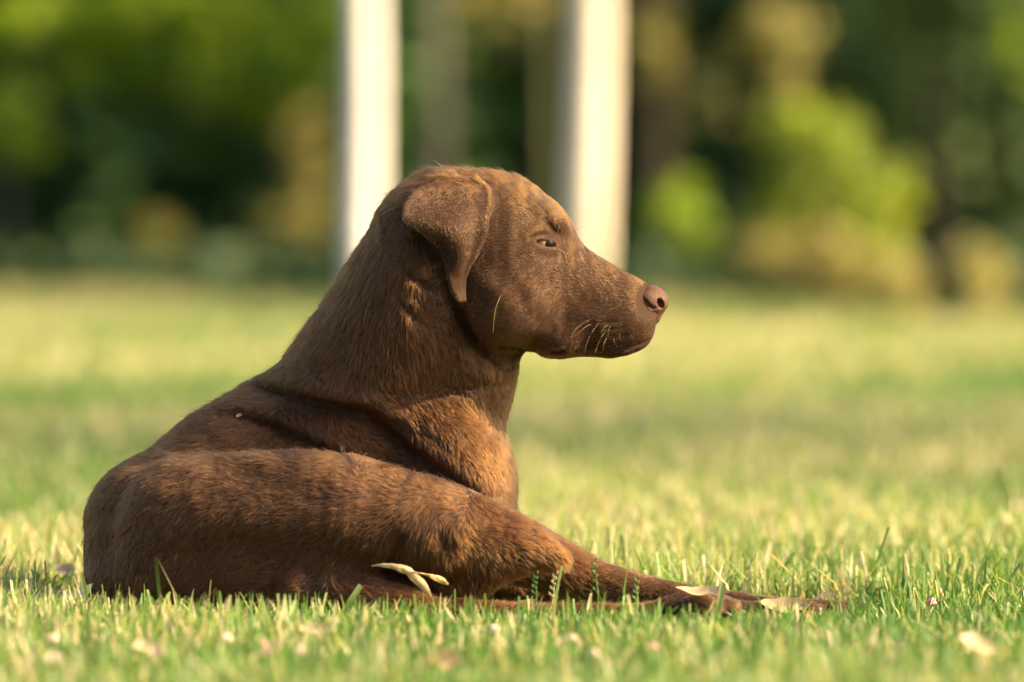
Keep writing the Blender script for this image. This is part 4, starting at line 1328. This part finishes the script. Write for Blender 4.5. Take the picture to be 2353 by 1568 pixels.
    big_blade("pale yellowish upright blade before the hind paw", 1640, 1470, 1662, 1340, -.20, .0058, .62)
    big_blade("short yellow green blade standing just beyond the forearm", 1640, 1364, 1608, 1284, .30, .004, .55)
    # stalks with seed heads
    def stalk(label, u, v, u1, v1, y, col, seedcol):
        p0 = at(u, v, y); p1 = at(u1, v1, y)
        root = empty("grass_stalk", p0, label, "grass stalk", "seeding stalks before the dog's legs")
        d = p1 - p0
        pth = np.array([d * t + np.array([.003 * math.sin(t * 4), 0, 0]) for t in np.linspace(0, 1, 7)])
        V, Qa, Ta = tube(pth, np.linspace(.0010, .0006, 7), 6)
        me = mesh_np("stem", V, [Qa, Ta]); attr(me, "shade", np.full(len(V), col)); obj("stem", me, M['grass'], root)
        parts = []
        r = np.random.default_rng(int(u))
        for i in range(9):
            t = .45 + .55 * i / 8
            c = d * t
            e = c + np.array([(-1) ** i * .0022, r.normal() * .0008, .004])
            parts.append(tube(np.array([c, (c + e) / 2 + [(-1) ** i * .0006, 0, 0], e]), [.0009, .0014, .0004], 6))
        V, F = join(parts)
        me = mesh_np("seed_head", V, F); attr(me, "shade", np.full(len(V), seedcol)); obj("seed_head", me, M['grass'], root)
    stalk("green seeding stalk standing before the dark gap under the knee", 1222, 1410, 1231, 1322, -.14, .2, .15)
    stalk("dry leaning stalk right of the green stalk under the knee", 1255, 1420, 1277, 1322, -.15, .85, .75)
    stalk("green seeding stalk standing before the middle of the forearm", 1368, 1430, 1367, 1290, -.16, .25, .3)
    stalk("pale green stalk standing before the lower forearm", 1455, 1430, 1464, 1330, -.16, .5, .45)
    stalk("tall dark stalk standing in the right lawn", 2312, 1176, 2295, 1082, .80, .05, .05)
    # clover blossoms
    kinds = []
    for kd in range(3):
        r = np.random.default_rng(50 + kd)
        parts = []
        for i in range(34):
            z = 1 - 1.5 * (i + .5) / 34; a = i * 2.39996
            dd = np.array([math.sqrt(max(0, 1 - z * z)) * math.cos(a), math.sqrt(max(0, 1 - z * z)) * math.sin(a), z])
            L = .0052 * r.uniform(.8, 1.15)
            parts.append(tube(np.array([dd * .001, dd * L * .6 + [0, 0, .0006], dd * L + [0, 0, -.0004]]), [.0006, .0011, .0004], 4))
        V, F = join(parts)
        kinds.append((V, F))
    pink = [noise_mat('clover_pink', (.58, .25, .24), (.74, .45, .42), 200, .6, .3), noise_mat('clover_pale', (.66, .46, .38), (.78, .62, .54), 200, .6, .3)]
    meh = []
    for kd in range(3):
        for q in range(2):
            h = mesh_np("blossom", kinds[kd][0], kinds[kd][1]); h.materials.append(pink[q]); meh.append(h)
    sv, sq, st_ = tube(np.array([[0, 0, -.022], [.001, 0, -.012], [0, 0, 0]]), [.0007, .0006, .0006], 5)
    stem = mesh_np("stem", sv, [sq, st_]); attr(stem, "shade", np.full(len(sv), .2)); stem.materials.append(M['grass'])
    spots = [(1430, 1080, 0, "just right of the dog's chest, upper of two close together"), (1418, 1100, 0, "just right of the dog's chest, lower of two close together"),
             (1222, 1110, 1, "touching the front of the dog's chest"), (1560, 1106, 1, "alone under the nose, halfway down the lawn"), (1630, 1121, 0, "alone and lowest left of the loose cluster under the nose"),
             (1700, 1110, 0, "leftmost of the cluster of three right of the nose"), (1742, 1098, 0, "topmost of the cluster of three right of the nose"), (1762, 1104, 0, "rightmost of the cluster of three right of the nose"),
             (1995, 1088, 0, "alone in the green grass right of the cluster of three"), (1648, 935, 1, "large and blurred, left of a pair beyond the muzzle"), (1698, 940, 1, "large and blurred, right of a pair beyond the muzzle"),
             (1980, 932, 1, "large and blurred, alone in the far right lawn"), (1252, 1160, 1, "low beside the dog's elbow"), (2180, 1287, 0, "near the right edge beside the crumpled leaf"),
             (2062, 1282, 1, "left of the bright blossom near the right edge"), (2142, 1386, 0, "right of the dog's outstretched toes"), (1136, 1448, 1, "in front of the dog's hind shin"),
             (1312, 1470, 1, "in the front grass under the forearm"), (1312, 946, 1, "blurred, under the dog's chin"), (2110, 930, 1, "blurred, farthest right in the far lawn"),
             (1725, 1160, 1, "below the cluster of three right of the nose"), (2335, 1165, 1, "at the right edge of the lawn, above the crumpled leaf"), (520, 1470, 1, "in the front grass under the hind thigh"),
             (690, 1497, 1, "in the front grass beside the pinkish strap leaf"), (1365, 1505, 1, "blurred at the front edge, right of the orange tan leaf"), (870, 1508, 1, "blurred at the front edge, left of the orange tan leaf"),
             (2000, 1480, 1, "in the front grass under the toes"), (1500, 1490, 0, "in the front grass under the hind paw"), (80, 1330, 1, "at the left edge, upper of two beside the broad pale leaf"),
             (66, 1352, 0, "at the left edge, lower of two beside the broad pale leaf"), (100, 1160, 1, "in the blurred grass left of the rump, nearest the edge"), (170, 1110, 1, "in the blurred grass left of the rump, close to the back"),
             (120, 1470, 1, "in the front grass at the lower left corner"), (1845, 1150, 1, "right of and below the cluster of three"), (1395, 1230, 1, "above the middle of the dog's forearm"),
             (1820, 1020, 1, "in the middle distance, far right of the chest"), (2240, 1010, 1, "in the middle distance, near the right edge"), (300, 870, 1, "blurred, far left above the back")]
    for i, (u, v, q, where) in enumerate(spots):
        z = .020
        y = (H - z) * FPX / (v - VH) - D
        c = empty("clover_blossom", at(u, v, y), ["bright pink", "pale pink"][q] + " clover blossom " + where, "clover blossom",
                  ["bright pink clover blossoms", "pale pink clover blossoms"][q])
        far = max(1.0, (y + D) / 7.5)
        c.scale = (1.0 * min(far, 1.4),) * 3
        obj("blossom", meh[(i % 3) * 2 + q], None, c)
        obj("stem", stem, None, c)
build_litter()
